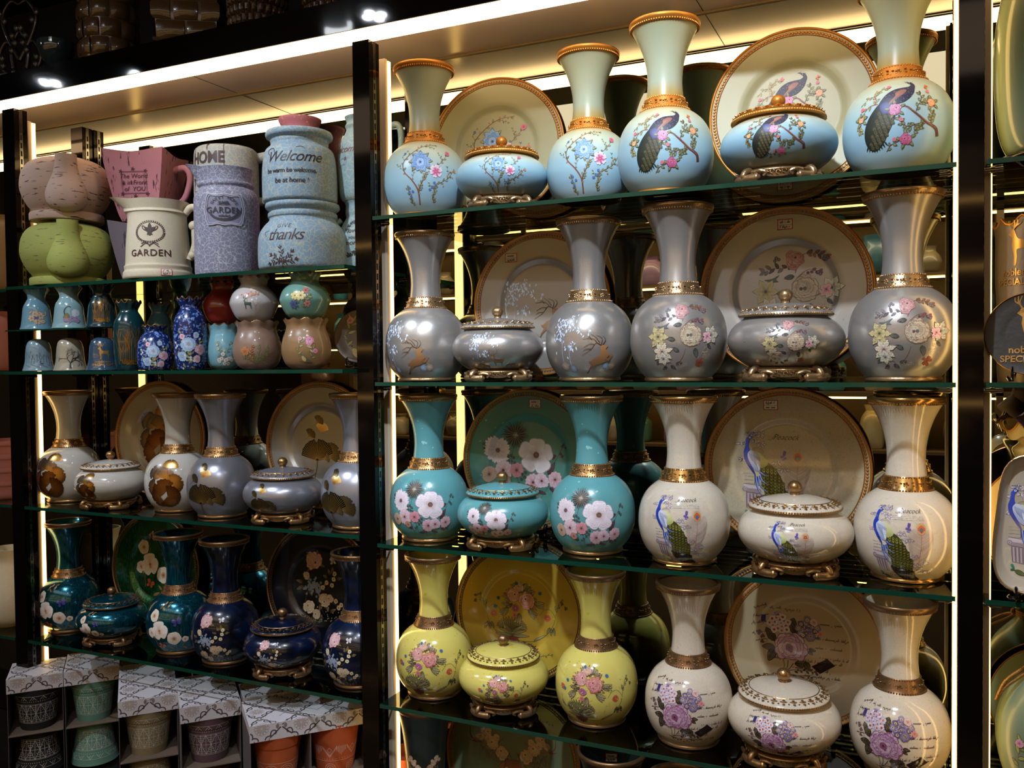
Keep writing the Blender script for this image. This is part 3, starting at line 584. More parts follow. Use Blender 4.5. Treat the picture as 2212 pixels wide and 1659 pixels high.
def art_orchid(plate=False):
    A = Art(); P = K(1080, 770, .054)
    for q in (((1060, 940), (1050, 860), (1000, 780), (950, 720)), ((930, 900), (925, 800), (960, 700)), ((1060, 950), (1090, 890), (1120, 840))): A.line(P(*q), .14, .08, '9a7a48')
    for x, y, a, l in ((930, 780, -1.9, 3.4), (960, 640, -.8, 2), (1000, 620, .2, 2), (1090, 890, -.5, 2.4), (1040, 910, 2.4, 2.0), (945, 660, .9, 1.8), (980, 940, .4, 2.6)): A.leaf(P((x, y)), a, l, l*.28, '7a6a40', 'a88a50', '4a3a20')
    A.up(); orchid(A, P((958, 785)), 2.7, .2); poppy(A, P((1045, 833)), 2.2, .5); poppy(A, P((915, 700)), 1.8); poppy(A, P((1108, 840)), 1.0); bfly(A, P((1062, 738)), 1.9, '2a2a6a', '4a4a9a', .4); bfly(A, P((960, 885)), 1.7, '7a2a1c', 'c06038', -.3); orchid(A, P((900, 800)), 1.5, .5)
    for x, y in ((1000, 650), (955, 645), (975, 632)): A.leaf(P((x, y)), .9, 1.5, .7, 'a06a40', 'd8c0a0')
    return A
def art_navy(plate=False):
    A = Art(); P = K(1365, 850, .048); g = random.Random(6)
    for q in (((1230, 760), (1210, 840), (1240, 920), (1290, 1000)), ((1250, 880), (1300, 880), (1340, 820)), ((1260, 920), (1330, 940), (1380, 960)), ((1200, 880), (1180, 940), (1200, 1000))): A.line(P(*q), .1, .06, '6a5c40')
    for k in range(26):
        x, y = g.choice([(1225, 750), (1280, 920), (1330, 830), (1220, 990), (1190, 860), (1300, 1000)]); a = g.uniform(0, 6.28); A.leaf(P((x, y))+1.2*cmath.exp(1j*a), a, g.uniform(1.4, 2.3), .8, '4a3c2c', '8a8058', '2c2418')
    A.up()
    for k in range(70): A.flower(P((g.gauss(1222, 24), g.gauss(872, 20))), .3, 4, '5a6480', '9aa8c0', None, k, 1)
    A.rose(P((1225, 745)), 2.3, '8a4a5a', 'c8909c', 'f0dcd8', 3)
    for x, y, r in ((1290, 930, 1.6), (1200, 970, 1.6), (1245, 1000, 1.2), (1320, 920, 1.1), (1185, 820, 1.0)): A.rose(P((x, y)), r, '6a4a30', 'b89a78', 'ece0c8', x)
    for x, y in ((1340, 825), (1300, 845), (1370, 960), (1355, 930), (1280, 870), (1345, 800), (1330, 855), (1385, 945)): A.flower(P((x, y)), .55, 5, '9a7a40', 'e6d8b0', '6a4a20', x)
    for k in range(40): A.dot(P((g.gauss(1290, 55), g.gauss(1000, 22))), .13, 'c8b890', None, 6)
    bfly(A, P((1335, 742)), 1.2, '9a94a8', 'd8d4e0', .2)
    return A
def art_deerhead():
    A = Art(); P = K(2000, 1000, .0165)          # the plate's centre, cm
    for s_ in (-1, 1):
        f = lambda *xy: [complex(s_*q.real, q.imag) for q in (P(*xy) if len(xy) > 1 else [P(*xy)])]
        for q, w in ((((1950, 1120), (1900, 1060), (1890, 1010)), .5), (((1890, 1040), (1700, 980), (1480, 900), (1340, 880), (1240, 850)), .9), (((1350, 880), (1270, 780), (1260, 640)), .6), (((1480, 900), (1440, 800), (1450, 680)), .5), (((1700, 960), (1750, 850), (1830, 760)), .4), (((1420, 930), (1450, 970), (1520, 940)), .3)): A.line(f(*q), w, .1, '8a4a30', col2='5a3a28')
        for k in range(14): A.leaf(f((1480+32*k, 960+10*(k % 4)*3))[0], (-PI/2+.5*math.sin(k*2.0)), 2.3, 1.0, '4f4c3a', '7f7a60', '2f2c24')
        A.up()
        for x, y, r in ((1530, 690, 95), (1420, 800, 75), (1640, 880, 110), (1790, 1010, 120), (1560, 800, 70), (1700, 780, 60)): A.rose(f((x, y))[0], r*.0165, '6a3020', 'b08468', 'e0cfae', x)
        A.leaf(f((1960, 1180))[0], 0.5 if s_ < 0 else PI-.5, 0, .1, '7a4a30'); A.leaf(f((1900, 1170))[0], (PI+.5) if s_ > 0 else -.5, 2.8, 1.6, '8a5030', 'a87048', '5a2c1c')
        A.line(f((1930, 1150), (1890, 1080), (1950, 970)), .25, .1, '4a3426')
    A.poly([complex(x, y) for x, y in ((-2.3, -2.3), (-2.6, -3.6), (-2.4, -5), (-1.2, -7.6), (0, -8.6), (1.2, -7.6), (2.4, -5), (2.6, -3.6), (2.3, -2.3), (1.0, -1.6), (-1.0, -1.6))], '7a3a20', '9a5230')
    for s_ in (-1, 1): A.dot(complex(1.8*s_, -4.4), .75, 'c89a60', 'd8b078', 12); A.dot(complex(1.7*s_, -4.3), .42, '140c08', None, 10)
    A.dot(-7.8j, .7, '1c120e', None, 10, 1.3)
    return A
def deer_stand(A, p, s, c, c2=None):     # stag silhouette, unit = body height
    pts = ((-.42, .62), (-.36, .72), (-.27, .70), (-.2, .52), (-.1, .36), (.2, .34), (.46, .36), (.54, .3), (.5, .18), (.5, .02), (.56, -.1), (.5, -.3), (.52, -.5), (.44, -.5), (.42, -.28), (.38, -.08), (.2, .02), (-.1, .04), (-.18, -.02), (-.16, -.22), (-.2, -.5), (-.28, -.5), (-.27, -.24), (-.32, -.02), (-.36, .2), (-.34, .42), (-.5, .54))
    A.ear([p+s*complex(x, y) for x, y in catmull_xy(pts)], c, c2)
    for q in (((-.33, .7), (-.42, .9), (-.34, 1.15)), ((-.4, .85), (-.55, .95), (-.56, 1.1)), ((-.3, .7), (-.15, .85), (-.1, 1.1)), ((-.17, .82), (0, .9), (.05, 1.08)), ((-.24, .76), (-.22, .95), (-.26, 1.12)), ((-.45, .88), (-.46, 1.0), (-.46, 1.14))): A.line([p+s*complex(x, y) for x, y in q], s*.06, s*.02, c)
def catmull_xy(p): return [(v.x, v.y) for v in catmull([Vector((x, y, 0)) for x, y in p], 2, True)]
def tree(A, p, h, col, seed=1, depth=6, w=None, spread=.5):
    g = random.Random(seed); w = w or h*.06
    def br(q, a, l, w, d):
        e = q+l*cmath.exp(1j*a); A.line([q, (q+e)/2+l*.06j*g.uniform(-1, 1), e], w, w*.6, col, 1)
        if d: 
            for k in range(2 if g.random() < .7 else 3): br(e, a+g.uniform(-spread, spread)*1.3, l*g.uniform(.62, .84), w*.6, d-1)
    br(p, PI/2, h*.3, w, depth)
def art_small(kind):
    A = Art(); g = random.Random(len(kind))
    if kind == 'noble': deer_stand(A, .2+.4j, 2.9, 'b08a50', 'd0a868'); text_art(A, 'nobleness', -2.05j, 1.0, 'b8925a', 0, .02); text_art(A, 'SPECIAL GIFT', -2.95j, .92, 'b8925a', 0, .02)
    if kind == 'tree': tree(A, -3.5j, 5.6, '1c1816', 5, 6, .5, .75)
    if kind == 'winter':
        for k in range(10): tree(A, complex(-3.6+.8*k, -1.8+.25*math.sin(k*2)), 3+1.6*g.random(), '4c5660', k, 3, .09, .4)
        for k in range(14): A.line([complex(-4+.5*k, -2.2-.2*(k % 4)), complex(-3.2+.5*k, -2.3-.2*(k % 4))], .1, .02, '5a6470', 1)
        deer_stand(A, .6-2.0j, .8, '3c444c')
    if kind == 'gold':
        for k in range(13): tree(A, complex(-3.4+.56*k, -5+.9*abs(math.sin(k*1.7))), 10+6*g.random(), g.choice(['b07c28', 'c89438', '94661e']), k, 2, .2, .28)
        for k in range(26): A.line([complex(g.uniform(-3.4, 3.2), -5.2+1.6*g.random()) for _ in (0,)]+[complex(g.uniform(-3.4, 3.6), -5.4+1.4*g.random())], .16, .03, 'b88430', 1)
    if kind == 'mosaic':
        A.twig([-.6-5.2j, -.2-2j, -1.6+0j], .3, '8a6a50', ['8a9460', 'a8aa70'], 6, 1.4, .55); A.twig([2.2-5j, 2-2j, 2.4+1j], .16, '8a6a50', ['8a9460', 'c0b878'], 7, 1.2, .5); A.line([-.2-3j, 1.4-.8j, 2.2+.4j], .16, .08, '8a6a50')
        for k in range(22): A.leaf(complex(g.gauss(0, 2.4), g.gauss(-1, 3)), g.uniform(0, 6), 1.3, .6, '7f8f6a', 'c8c88a')
        A.up(); p = -.6+.4j; A.flower(p, 2.2, 8, '3a62b0', 'a8c8e8', None, .2, 1.1, .1, '2a4a90'); A.flower(p, 1.3, 6, '3a62b0', 'c8dcf0', 'd8c050', .5); A.flower(2.6-1.2j, 1.5, 6, 'a8487a', 'e8b8cc', 'd8c050'); A.flower(-2.6-3j, 1.5, 7, '3a62b0', 'a8c8e8', 'd8c050'); A.flower(1.8-3.8j, 1.1, 6, 'a8487a', 'e8c8d4', 'd8c050'); A.flower(1.5+3j, .9, 6, '4a72b8', 'b8d0ec', 'd8c050'); A.flower(-2.3+2.6j, .8, 5, 'b0588a', 'ecc8d4', None)
        for k in range(16): A.flower(complex(g.gauss(0, 2.6), g.gauss(-1, 3)), .33, 5, '8ab0d8', 'dce8f4', None)
    if kind == 'sprig':
        for q in ((-2-3j, -1.2-.5j, -2+2.6j), (-.5-3.4j, .8-.5j, 2.2+2.6j), (1-3.4j, 2.4-1.5j, 3.4+0j)): A.twig(q, .09, '7a7c70', ['a8a080', '8fa09a', '7f8a86'], 9, .9, .4)
        for k in range(12): A.flower(complex(g.gauss(.3, 1.6), g.gauss(-2.6, .7)), .65, 5, '8a7a70', 'e8e4dc', '8a6a40', k)
        for x in (-2.2+2j, -1.8+.6j, 0j): A.flower(x, .35, 5, 'b89a60', 'd8c8a0', None)
    if kind == 'whitedeer':
        tree(A, 1.1-2.8j, 4.2, 'b07a5c', 9, 5, .12, .55); A.line([-1.4-1j, -1.2+1.6j, .6+2.4j, 2+2j], .12, .06, 'a87848')
        deer_stand(A, -1.4-1.2j, 2.3, '2f4a44', '4a6a60')
        for k in range(30): A.flower(complex(g.gauss(.2, 1.6), g.gauss(2.1, .5)), .25, 5, 'b86a48', 'd89a78', None)
    if kind == 'mint':
        A.twig([-2-2.4j, -.6+0j, 1.6+2.2j], .12, '6a5a40', ['7a7a48', '9a9460'], 9, 1.4, .55); A.twig([1.2-3j, 1.0-1j, 2.4+.5j], .1, '6a5a40', ['7a7a48', '9a9460'], 7, 1.2, .5)
        for p, r, c, o in ((1.6+2.2j, 1.1, '8a3a40', 'c07a70'), (-1.4+.6j, 1.3, 'a89040', 'e0cc80'), (.2+.6j, 1.4, 'b09848', 'e8dca0'), (2-1.6j, 1.0, 'a85058', 'd89a90'), (-2-1.8j, 1.3, '2a3a70', '5a6aa0')): A.flower(p, r, 6, c, o, '6a4a30', r*3, .7)
    if kind == 'fern':
        for a, l in ((.5, 4), (.9, 4.6), (1.4, 4.2), (2.2, 5), (2.6, 4)): A.twig([.2-3.2j, .2-3.2j+.5*l*cmath.exp(1j*a), .2-3.2j+l*cmath.exp(1j*(a+.15))], .08, '6a6a40', ['7f8458', '6a6e48'], 22, .9, .2, seed=int(l*9))
        A.twig([-1.5-2.8j, -1.6-.5j, -1.2+1j], .08, '8a5a38', ['b87a48', 'a0603a'], 12, .7, .3); A.flower(-3.2-.4j, 1.2, 5, '8a4a28', 'b87a48', None, .4, .8)
    if kind == 'peonybird':
        A.twig([1.2-2.6j, 1.6-.6j, .7+1.4j], .1, '7a7448', ['a0a060', 'b8b474', '8a8a50'], 8, 1.5, .4); A.twig([-2-1.6j, -1.8+.8j, -1.2+2.2j], .09, '7a7448', ['a0a060', '8a8a50'], 6, 1.4, .4)
        A.up(); A.rose(.8+1.9j, 1.2, '7a1c3c', 'b8587c', 'e6b8c8', 5); A.flower(2.1-.6j, .6, 6, 'a03a5c', 'd890a8', None); A.flower(-1.6+2.4j, .5, 5, 'a03a5c', 'd8a0b0', None)
        q = -.4-2.5j; A.ear([q+z for z in (-1.2+1j, -.9+1.4j, -.4+1.3j, .3+.5j, 1.4-.4j, 2.1-1.1j, 1.2-.9j, .2-.9j, -.6-.4j, -.9+.4j)], '5a5038', '7a745a'); A.poly([q+z for z in (-.8+.6j, -.2+.6j, .3-.2j, 0-.7j, -.6-.3j)], 'c8b070'); A.dot(q-.85+1.05j, .1, '101010'); A.line([q-1.5-.6j, q+2.4-1.6j], .14, .08, '5a4a38', 1)
    if kind == 'bflower':
        for k in range(9): A.leaf(complex(g.gauss(0, 1.6), g.gauss(-.3, 1.6)), g.uniform(0, 6), 1.6, .6, 'c09a80', 'd8c0a0')
        for p, r in ((-.6+1j, 1.1), (1.2+.2j, 1.2), (-1.6-.6j, 1.2), (.2-1.8j, 1.1), (1.8-1.8j, .8)): A.flower(p, r, 6, 'a87858', 'd8bc98', '6a5a90', r, .7)
        A.line([0-3.4j, .2-1j, .6+1j], .1, .06, '5a5a80'); bfly(A, -.3-.6j, 1.0, '2f4a8a', '4a6aa8')
    if kind == 'peasmall':
        A.line([-1.2-.5j, -1.6+1.2j, -.9+2.6j, .2+2.9j, .8+2.3j], .5, .3, '2a3050'); A.poly([-1.6-.2j, -.6+.6j, .2-.6j, -.4-2.6j, -1.4-2.8j, -2-1.4j], '6a5a34', '8a7a44'); A.dot(.7+2.4j, .12, 'e8e8e8')
        A.rose(2.2+.6j, 1.5, '8a98a8', 'aab8c4', 'c8d4dc', 3)
        for k in range(20): A.flower(complex(g.gauss(1, 1.4), g.gauss(-2.2, .4)), .5, 5, '5a4a7a', '9a88a8', None)
    return A
# lettering and emblems
INK = '3a1c1c'
def wreath(A, p, rx, ry, col, n=34, a0=2.1, a1=7.4):
    for k in range(n):
        a = a0+(a1-a0)*k/(n-1); q = p+complex(rx*math.cos(a), ry*math.sin(a)); A.leaf(q, a+PI/2-.6, rx*.16, rx*.07, col); A.leaf(q, a+PI/2+.6, rx*.16, rx*.07, col)
def art_text(kind):
    A = Art()
    if kind == 'garden':
        wreath(A, 1.4j, 3.4, 2.6, INK, 40, 0, 6.1); p = 1.9j
        for a, l, w in ((PI/2, 2.0, .8), (PI/2+.95, 1.7, .6), (PI/2-.95, 1.7, .6)): A.leaf(p-.3j, a, l, w, INK)
        A.line([p-.5j, p-1.5+.1j, p-1.9+.9j, p-1.3+.9j], .25, .1, INK); A.line([p-.5j, p+1.5+.1j, p+1.9+.9j, p+1.3+.9j], .25, .1, INK); A.line([p-.7-.5j, p+.7-.5j], .2, .2, INK, 1); A.leaf(p-.4j, -PI/2, 1.1, .6, INK); A.leaf(p-.5j, -2.2, 1, .35, INK); A.leaf(p-.5j, -.9, 1, .35, INK)
        A.line([-2-1.6j, -1-1.2j, 0-1.9j, 1-1.2j, 2-1.7j], .22, .16, INK); A.line([-2.2-2.4j, -.9-1.5j, .2-2.3j], .2, .1, INK); A.line([2.2-2.4j, .9-1.5j, -.2-2.3j], .2, .1, INK)
        text_art(A, 'GARDEN', -4.6j, 2.3, INK, 0, .012, 1.1)
    if kind == 'world':
        c = '4a2430'
        for s_ in (3.4, 3.15): A.line([complex(s_*1.05*x, s_*.9*y) for x, y in ((-1, 1), (1, 1), (1.04, 0), (1, -1), (-1, -1), (-1.04, 0), (-1, 1))], .12, .12, c, 1)
        for q in (-3.6+3.1j, 3.6+3.1j, -3.6-3.1j, 3.6-3.1j, 3.7j, -3.7j): 
            for k in range(5): A.leaf(q, k*1.26, .7, .3, c)
        for i, t in enumerate(('The World', 'is in Front', 'of  YOU')): text_art(A, t, complex(0, 1.2-1.75*i), 1.75, c, .18, .005)
    if kind == 'sweet':
        c = '34323e'
        for i, ch in enumerate('SWEET HOME'): a = 2.55-i*.22; text_art(A, ch, 2.7*cmath.exp(1j*a)-.4j, 1.0, c, 0, 0, 1, 'CENTER', a-PI/2)
        text_art(A, 'GARDEN', -.75j, 1.75, c, 0, .02, 1.1)
        for k in range(9): A.leaf(complex(-1+.25*k, 1.05), PI/2+.4*math.sin(k), .8, .3, c)
        A.line([-1.4+1j, 1.4+1j], .1, .1, c, 1); wreath(A, -.1j, 3.0, 2.1, c, 30, PI+.2, 2*PI-.2); A.shift_script(-1.2-1.5j, 2.4, .3, c, 2, .08)
    if kind == 'home':
        c = '3a2424'; A.line([-4+4.4j, 3.6+4.4j, 3.6-6j, -4-6j, -4+4.4j], .2, .2, c, 1); A.dot(0+3.4j, .35, c); A.leaf(3.1j, -PI/2, .9, .25, c)
        text_art(A, 'HOME', -.2-.4j, 3.3, c, 0, .03, 1.0, squeeze=.85); text_art(A, 'IS WHERE', -.2-2.2j, 1.5, c, 0, .01); text_art(A, 'YOU ARE', -.2-4.8j, 2.2, c, 0, .02, squeeze=.9)
    if kind == 'welcome':
        c = '2a2026'; text_art(A, 'Welcome', .4+1.2j, 3.1, c, .45, 0, .95); A.line([-4.8+2.6j, -5.6+3.6j, -4+4.0j, -3.4+2.6j], .14, .12, c); A.line([1.2+4.0j, 2.4+4.2j, 3.2+3.6j], .1, .05, c)
        text_art(A, 'be warm be welcome,', 0-1.0j, 1.3, c, .12, .008, .9); text_art(A, 'be at home !', .2-3.0j, 1.4, c, .12, .008, .95)
    if kind == 'thanks':
        c = '3c2328'; text_art(A, 'GIVE', -.4+2.3j, 1.35, c, .1, 0, 1.2); text_art(A, 'thanks', 0-.2j, 3.3, c, .35, 0, .88); A.line([-4.4+.6j, -5+1.4j, -3.8+1.8j], .14, .1, c)
        for a in (PI/2, PI/2+.9, PI/2-.9, PI/2+1.5, PI/2-1.5): A.twig([-.5-4.6j+.1*cmath.exp(1j*a), -.5-4.6j+1.5*cmath.exp(1j*(a)), -.5-4.6j+2.9*cmath.exp(1j*(a+.1))], .1, c, [c], 9, .8, .26)
        A.line([-.5-6.4j, -.5-4.6j], .12, .12, c, 1)
    if kind == 'welcome2': text_art(A, 'Welcome', 0, 3.1, '7a4a44', .45, 0, .95); text_art(A, '&', 1.4-2.6j, 1.8, '7a4a44', .2); A.line([-4-3.4j, -1-2.2j, 1.2-1.8j], .1, .1, '7a4a44'); A.line([-4-5.4j, -1-4.2j, 1.2-3.8j], .1, .1, '7a4a44')
    if kind == 'love':
        c = '2c2426'; A.twig([-2.6+1.4j, -1+3.4j, 1.2+4.6j], .12, c, [c], 14, 1.0, .4); A.twig([2.6-4.4j, 1-6j, -1.2-6.6j], .12, c, [c], 12, 1.0, .4)
        for i, t in enumerate(('love', 'you', 'more')): text_art(A, t, complex(.2, .6-2.0*i), 2.3 if i != 1 else 1.7, c, .3)
    return A
def tile_motif():     # one 6 cm repeat of the carton print
    A = Art(); dk = '4a4246'
    A.line([-3-3j, 3+3j], .09, .09, '6a6264', 1); A.line([-3+3j, 3-3j], .09, .09, '6a6264', 1)
    for a in range(4):
        r = cmath.exp(1j*PI/2*a)
        for m in (1, -1):
            sp = [complex(.35+0.0, 0)]
            pts = [1.9*complex(1, m*.5)+(.62-.055*k)*cmath.exp(1j*(m*(.65*k+2.3))) for k in range(10)]; A.line([r*(2.9+m*.15j)]+[r*q for q in pts], .2, .16, dk, 3)
        for k in range(5): A.leaf(r*(2.15+0j), PI/2*a+(k-2)*.45, .62, .2, '7a7276')
    p = 0
    for rr, n, c in ((1.15, 12, '8f7f78'), (.78, 8, 'a8968c')):
        for k in range(n): A.ring(rr*.72*cmath.exp(2j*PI*k/n), rr*.26, .05, c, 10)
    A.ring(0, .35, .06, 'a89a94', 12)
    for k in range(8): A.leaf(.1*cmath.exp(2j*PI*k/8), 2*PI*k/8, .45, .14, 'b0a29a')
    return A
def art_pot(kind='band', col='d8d4cc', half=8.2, w=.07):
    A = Art(); L = lambda *p: A.line(list(p), w, w, col, 1)
    if kind == 'band':
        for y in (5.1, 3.3, 1.5, -4.2): L(complex(-half, y), complex(half, y))
        x = -half
        while x < half:
            L(complex(x, 3.4), complex(x+1.2, 5)); L(complex(x+1.2, 5), complex(x+2.4, 3.4)); L(complex(x+.6, 3.4), complex(x+1.5, 4.6)); x += 2.4
        x = -half
        while x < half: A.dot(complex(x, 2.4), .1, col, None, 6); x += .55
        x = -half
        while x < half-1:
            L(complex(x, 1.4), complex(x, -4)); L(complex(x, 1.4), complex(x+2.6, -4)); L(complex(x, -4), complex(x+2.6, 1.4)); L(complex(x+1.3, 1.4), complex(x+1.3, -4)); L(complex(x, -1.3), complex(x+2.6, -1.3))
            for k in range(4): L(complex(x+.25*k+.1, 1.2-.55*k), complex(x+2.5-.25*k, 1.2-.55*k)); L(complex(x+.25*k+.1, -3.8+.55*k), complex(x+2.5-.25*k, -3.8+.55*k))
            for q in (.5-.3j, 2.1-.3j, .5-2.3j, 2.1-2.3j): A.dot(x+q, .09, col, None, 6)
            x += 2.6
    if kind == 'arc':
        x = -half
        while x < half:
            for r in (.5, 1.0, 1.5, 2.0): A.ring(complex(x, -3.5), r, w, col, 14, 0, PI)
            x += 4.1
        L(complex(-half, -3.6), complex(half, -3.6)); L(complex(-half, -1), complex(half, -1))
    if kind == 'tribal':
        x = -half
        while x < half:
            for k in range(7): L(complex(x+.35*k, 3.6), complex(x+.35*k, 1.2+.35*abs(k-3)))
            for k in (0, .4): L(complex(x+2.4, 3.6-k), complex(x+4.2, 1.0-k)); L(complex(x+4.2, 1.0-k), complex(x+6, 3.6-k))
            A.line([complex(x+4.2, 3.2), complex(x+4.8, 2.5), complex(x+4.2, 1.8), complex(x+3.6, 2.5), complex(x+4.2, 3.2)], w, w, col, 1)
            for r in (.4, .9, 1.4): A.ring(complex(x+4.2, -2.6), r, w, col, 16)
            for k in range(9): A.dot(complex(x+.7*k, .1), .09, col, None, 6)
            x += 6
        L(complex(-half, -.4), complex(half, -.4))
    return A
# ------------------------------------------------------------------ finishes
GOLDS = {'orange': mat('gold_matte', 'b8782c', .42, .55), 'pale': mat('gold_pale', 'a88a64', .3, .8, bump=(260, .0006)), 'bronze': mat('gold_bronze', 'a07c50', .3, .85, bump=(260, .0006)),
         'old': mat('gold_antique', '8a6b4c', .34, .8), 'bright': mat('gold_bright', 'b98f56', .22, .9)}
BLACK = mat('black_lacquer', '0c0a0a', .25, coat=.4); INSIDE = mat('dark_inside', '1a1613', .7); STICK = PRINT
def glz(n, *a, **k): return mat('glaze_'+n, *a, **k)
G = {
 'pale': glz('pale', 'a8c4c8', .36, ramp=[(0, 'c09a5c'), (.012, '9fb4b0'), (.05, '8fb4c8'), (.105, '9cc0cc'), (.15, 'b4c4b4'), (.176, 'b8ba9a'), (.19, 'b8863c'), (.222, 'a89458'), (.25, 'a3b09c'), (.36, 'b3b898'), (.372, 'c09a50'), (.385, 'b87c2c')]),
 'silver': glz('silver', 'b0aca8', .28, .62, speck=('6d6a68', 900, .66)),
 'silver2': glz('silver_speckled', 'aca7a2', .3, .6, speck=('3a3430', 160, .74)),
 'teal': glz('teal', '5a979c', .27, coat=.15, speck=('8fc4c6', 60, .70)),
 'white': glz('ivory', 'cfc4b2', .14, coat=.6, crack=('bfae94', 90, .02)),
 'yellow': glz('yellow', 'd0c266', .16, coat=.6, speck=('c8b92a', 34, .70)),
 'cream': glz('cream', 'cfc3b0', .14, coat=.6, crack=('bfa990', 120, .03)),
 'ginkw': glz('porcelain', 'c4c0b8', .15, coat=.5), 'ginks': glz('pearl_silver', '9698a2', .3, .6),
 'tealm': glz('teal_metallic', '0c6278', .2, .7, coat=.6, brush=('063a44', 40, (8, 8, .5))),
 'navy': glz('navy', '0c1c3c', .25, .2, coat=.5, brush=('050a16', 14, (1, 1, 1))),
 'plate_pale': glz('plate_pale', 'a8a886', .42), 'plate_silver': glz('plate_silver', '9a948c', .36, .45, speck=('5a5048', 140, .76)), 'plate_teal': glz('plate_teal', '4f8a80', .3, coat=.1, speck=('8fc0b8', 60, .71)),
 'plate_white': glz('plate_ivory', 'bfb096', .2, coat=.5, crack=('a8987c', 100, .03)), 'plate_yellow': glz('plate_yellow', 'c0a03c', .25, coat=.4, speck=('c9b428', 30, .70)), 'plate_cream': glz('plate_cream', 'bca888', .25, coat=.4),
 'plate_ginkw': glz('plate_gink', 'b0a48c', .25, coat=.4), 'plate_ginks': glz('plate_ginks', 'a8a49c', .3, .3), 'plate_green': glz('plate_green', '1f6a3c', .25, .55, coat=.5, brush=('0d3a28', 30, (8, 1, 2))), 'plate_navy': glz('plate_navy', '0d0f18', .3, coat=.3), 'plate_deer': glz('plate_deer', '6f7d60', .3, coat=.3),
}
# ------------------------------------------------------------------ kit of parts (meshes are cached and shared by the copies)
CACHE = {}
def cached(key, f):
    if key not in CACHE: CACHE[key] = f()
    return CACHE[key]
def grow(recipe, parent):
    for r in recipe:
        o = link(r[0], r[1], parent)
        if len(r) > 3 and r[3]: o['label'] = r[3]
        if len(r) > 2 and r[2]: grow(r[2], o)
VP = smooth_prof([(.068, .005), (.076, .013), (.0895, .03), (.0995, .052), (.1045, .075), (.1052, .095), (.1033, .118), (.0965, .142), (.084, .163), (.068, .178), (.053, .188), (.0445, .196), (.0415, .214), (.0388, .238), (.0382, .258), (.0402, .283), (.0455, .308), (.054, .333), (.0645, .355), (.0725, .369), (.0755, .377)], 5)
def rope(mb, R, z, r=.0022, n=64, mi=0, tilt=.5):
    for k in range(n):
        a = 2*PI*k/n; mb.ball((R*math.sin(a), -R*math.cos(a), z), r, mi, 6, (1, 1, 1.15))
def vase_recipe(sett):
    art, th, gl, gold, finish, flip = VSETS[sett]
    def body():
        mb = MB(); mb.lathe(VP+[(.0735, .381), (.069, .378), (.062, .36), (.05, .33), (.038, .29), (.034, .24), (.034, .2), (0, .2)], 96, cap=True)
        if art: mb.art(cached('art'+art, ARTS[art]), lathe_surf(VP, .095, th), .01)
        return mb.mesh('body', [G[gl], finish])
    def rim():
        mb = MB(); mb.lathe(smooth_prof([(.0728, .3665), (.0765, .3725), (.0785, .378), (.0768, .3825), (.0725, .3828), (.0695, .3795)], 3), 96); rope(mb, .0755, .3695, .0019, 84); return mb.mesh('rim', GOLDS[gold])
    def band():
        mb = MB(); mb.lathe(smooth_prof([(.0555, .1865), (.0525, .191), (.0492, .199), (.0462, .207), (.0432, .2155), (.0418, .2165)], 3), 96); rope(mb, .0545, .1885, .0021, 60); rope(mb, .0435, .2142, .0019, 52)
        g = random.Random(2)
        for k in range(9):        # floral relief
            a = 2*PI*k/9; R_ = .0487; z = .2005
            for j in range(5):
                b = 2*PI*j/5; mb.ball((R_*math.sin(a+.085*math.cos(b)), -R_*math.cos(a+.085*math.cos(b)), z+.0042*math.sin(b)), .0023, 0, 6)
            mb.ball((R_*math.sin(a), -R_*math.cos(a), z), .0016, 0, 6)
            for dz, da in ((.005, .28), (-.005, .42), (.003, .5), (-.002, .3)): mb.ball((R_*math.sin(a+da), -R_*math.cos(a+da), z+dz), .0019, 0, 6, (1.5, 1.5, .7))
        return mb.mesh('neck_band', GOLDS[gold])
    def foot():
        mb = MB(); mb.lathe(smooth_prof([(.069, 0), (.0735, .001), (.0745, .005), (.072, .009), (.069, .010)], 3), 96, cap=True); return mb.mesh('foot', GOLDS[gold])
    return [('body', cached('vb'+sett, body)), ('rim', cached('vr'+gold, rim)), ('neck_band', cached('vn'+gold, band)), ('foot_ring', cached('vf'+gold, foot))]
JP = smooth_prof([(.068, .029), (.082, .034), (.103, .049), (.118, .068), (.123, .087), (.119, .106), (.108, .122), (.094, .132), (.0885, .136)], 5)
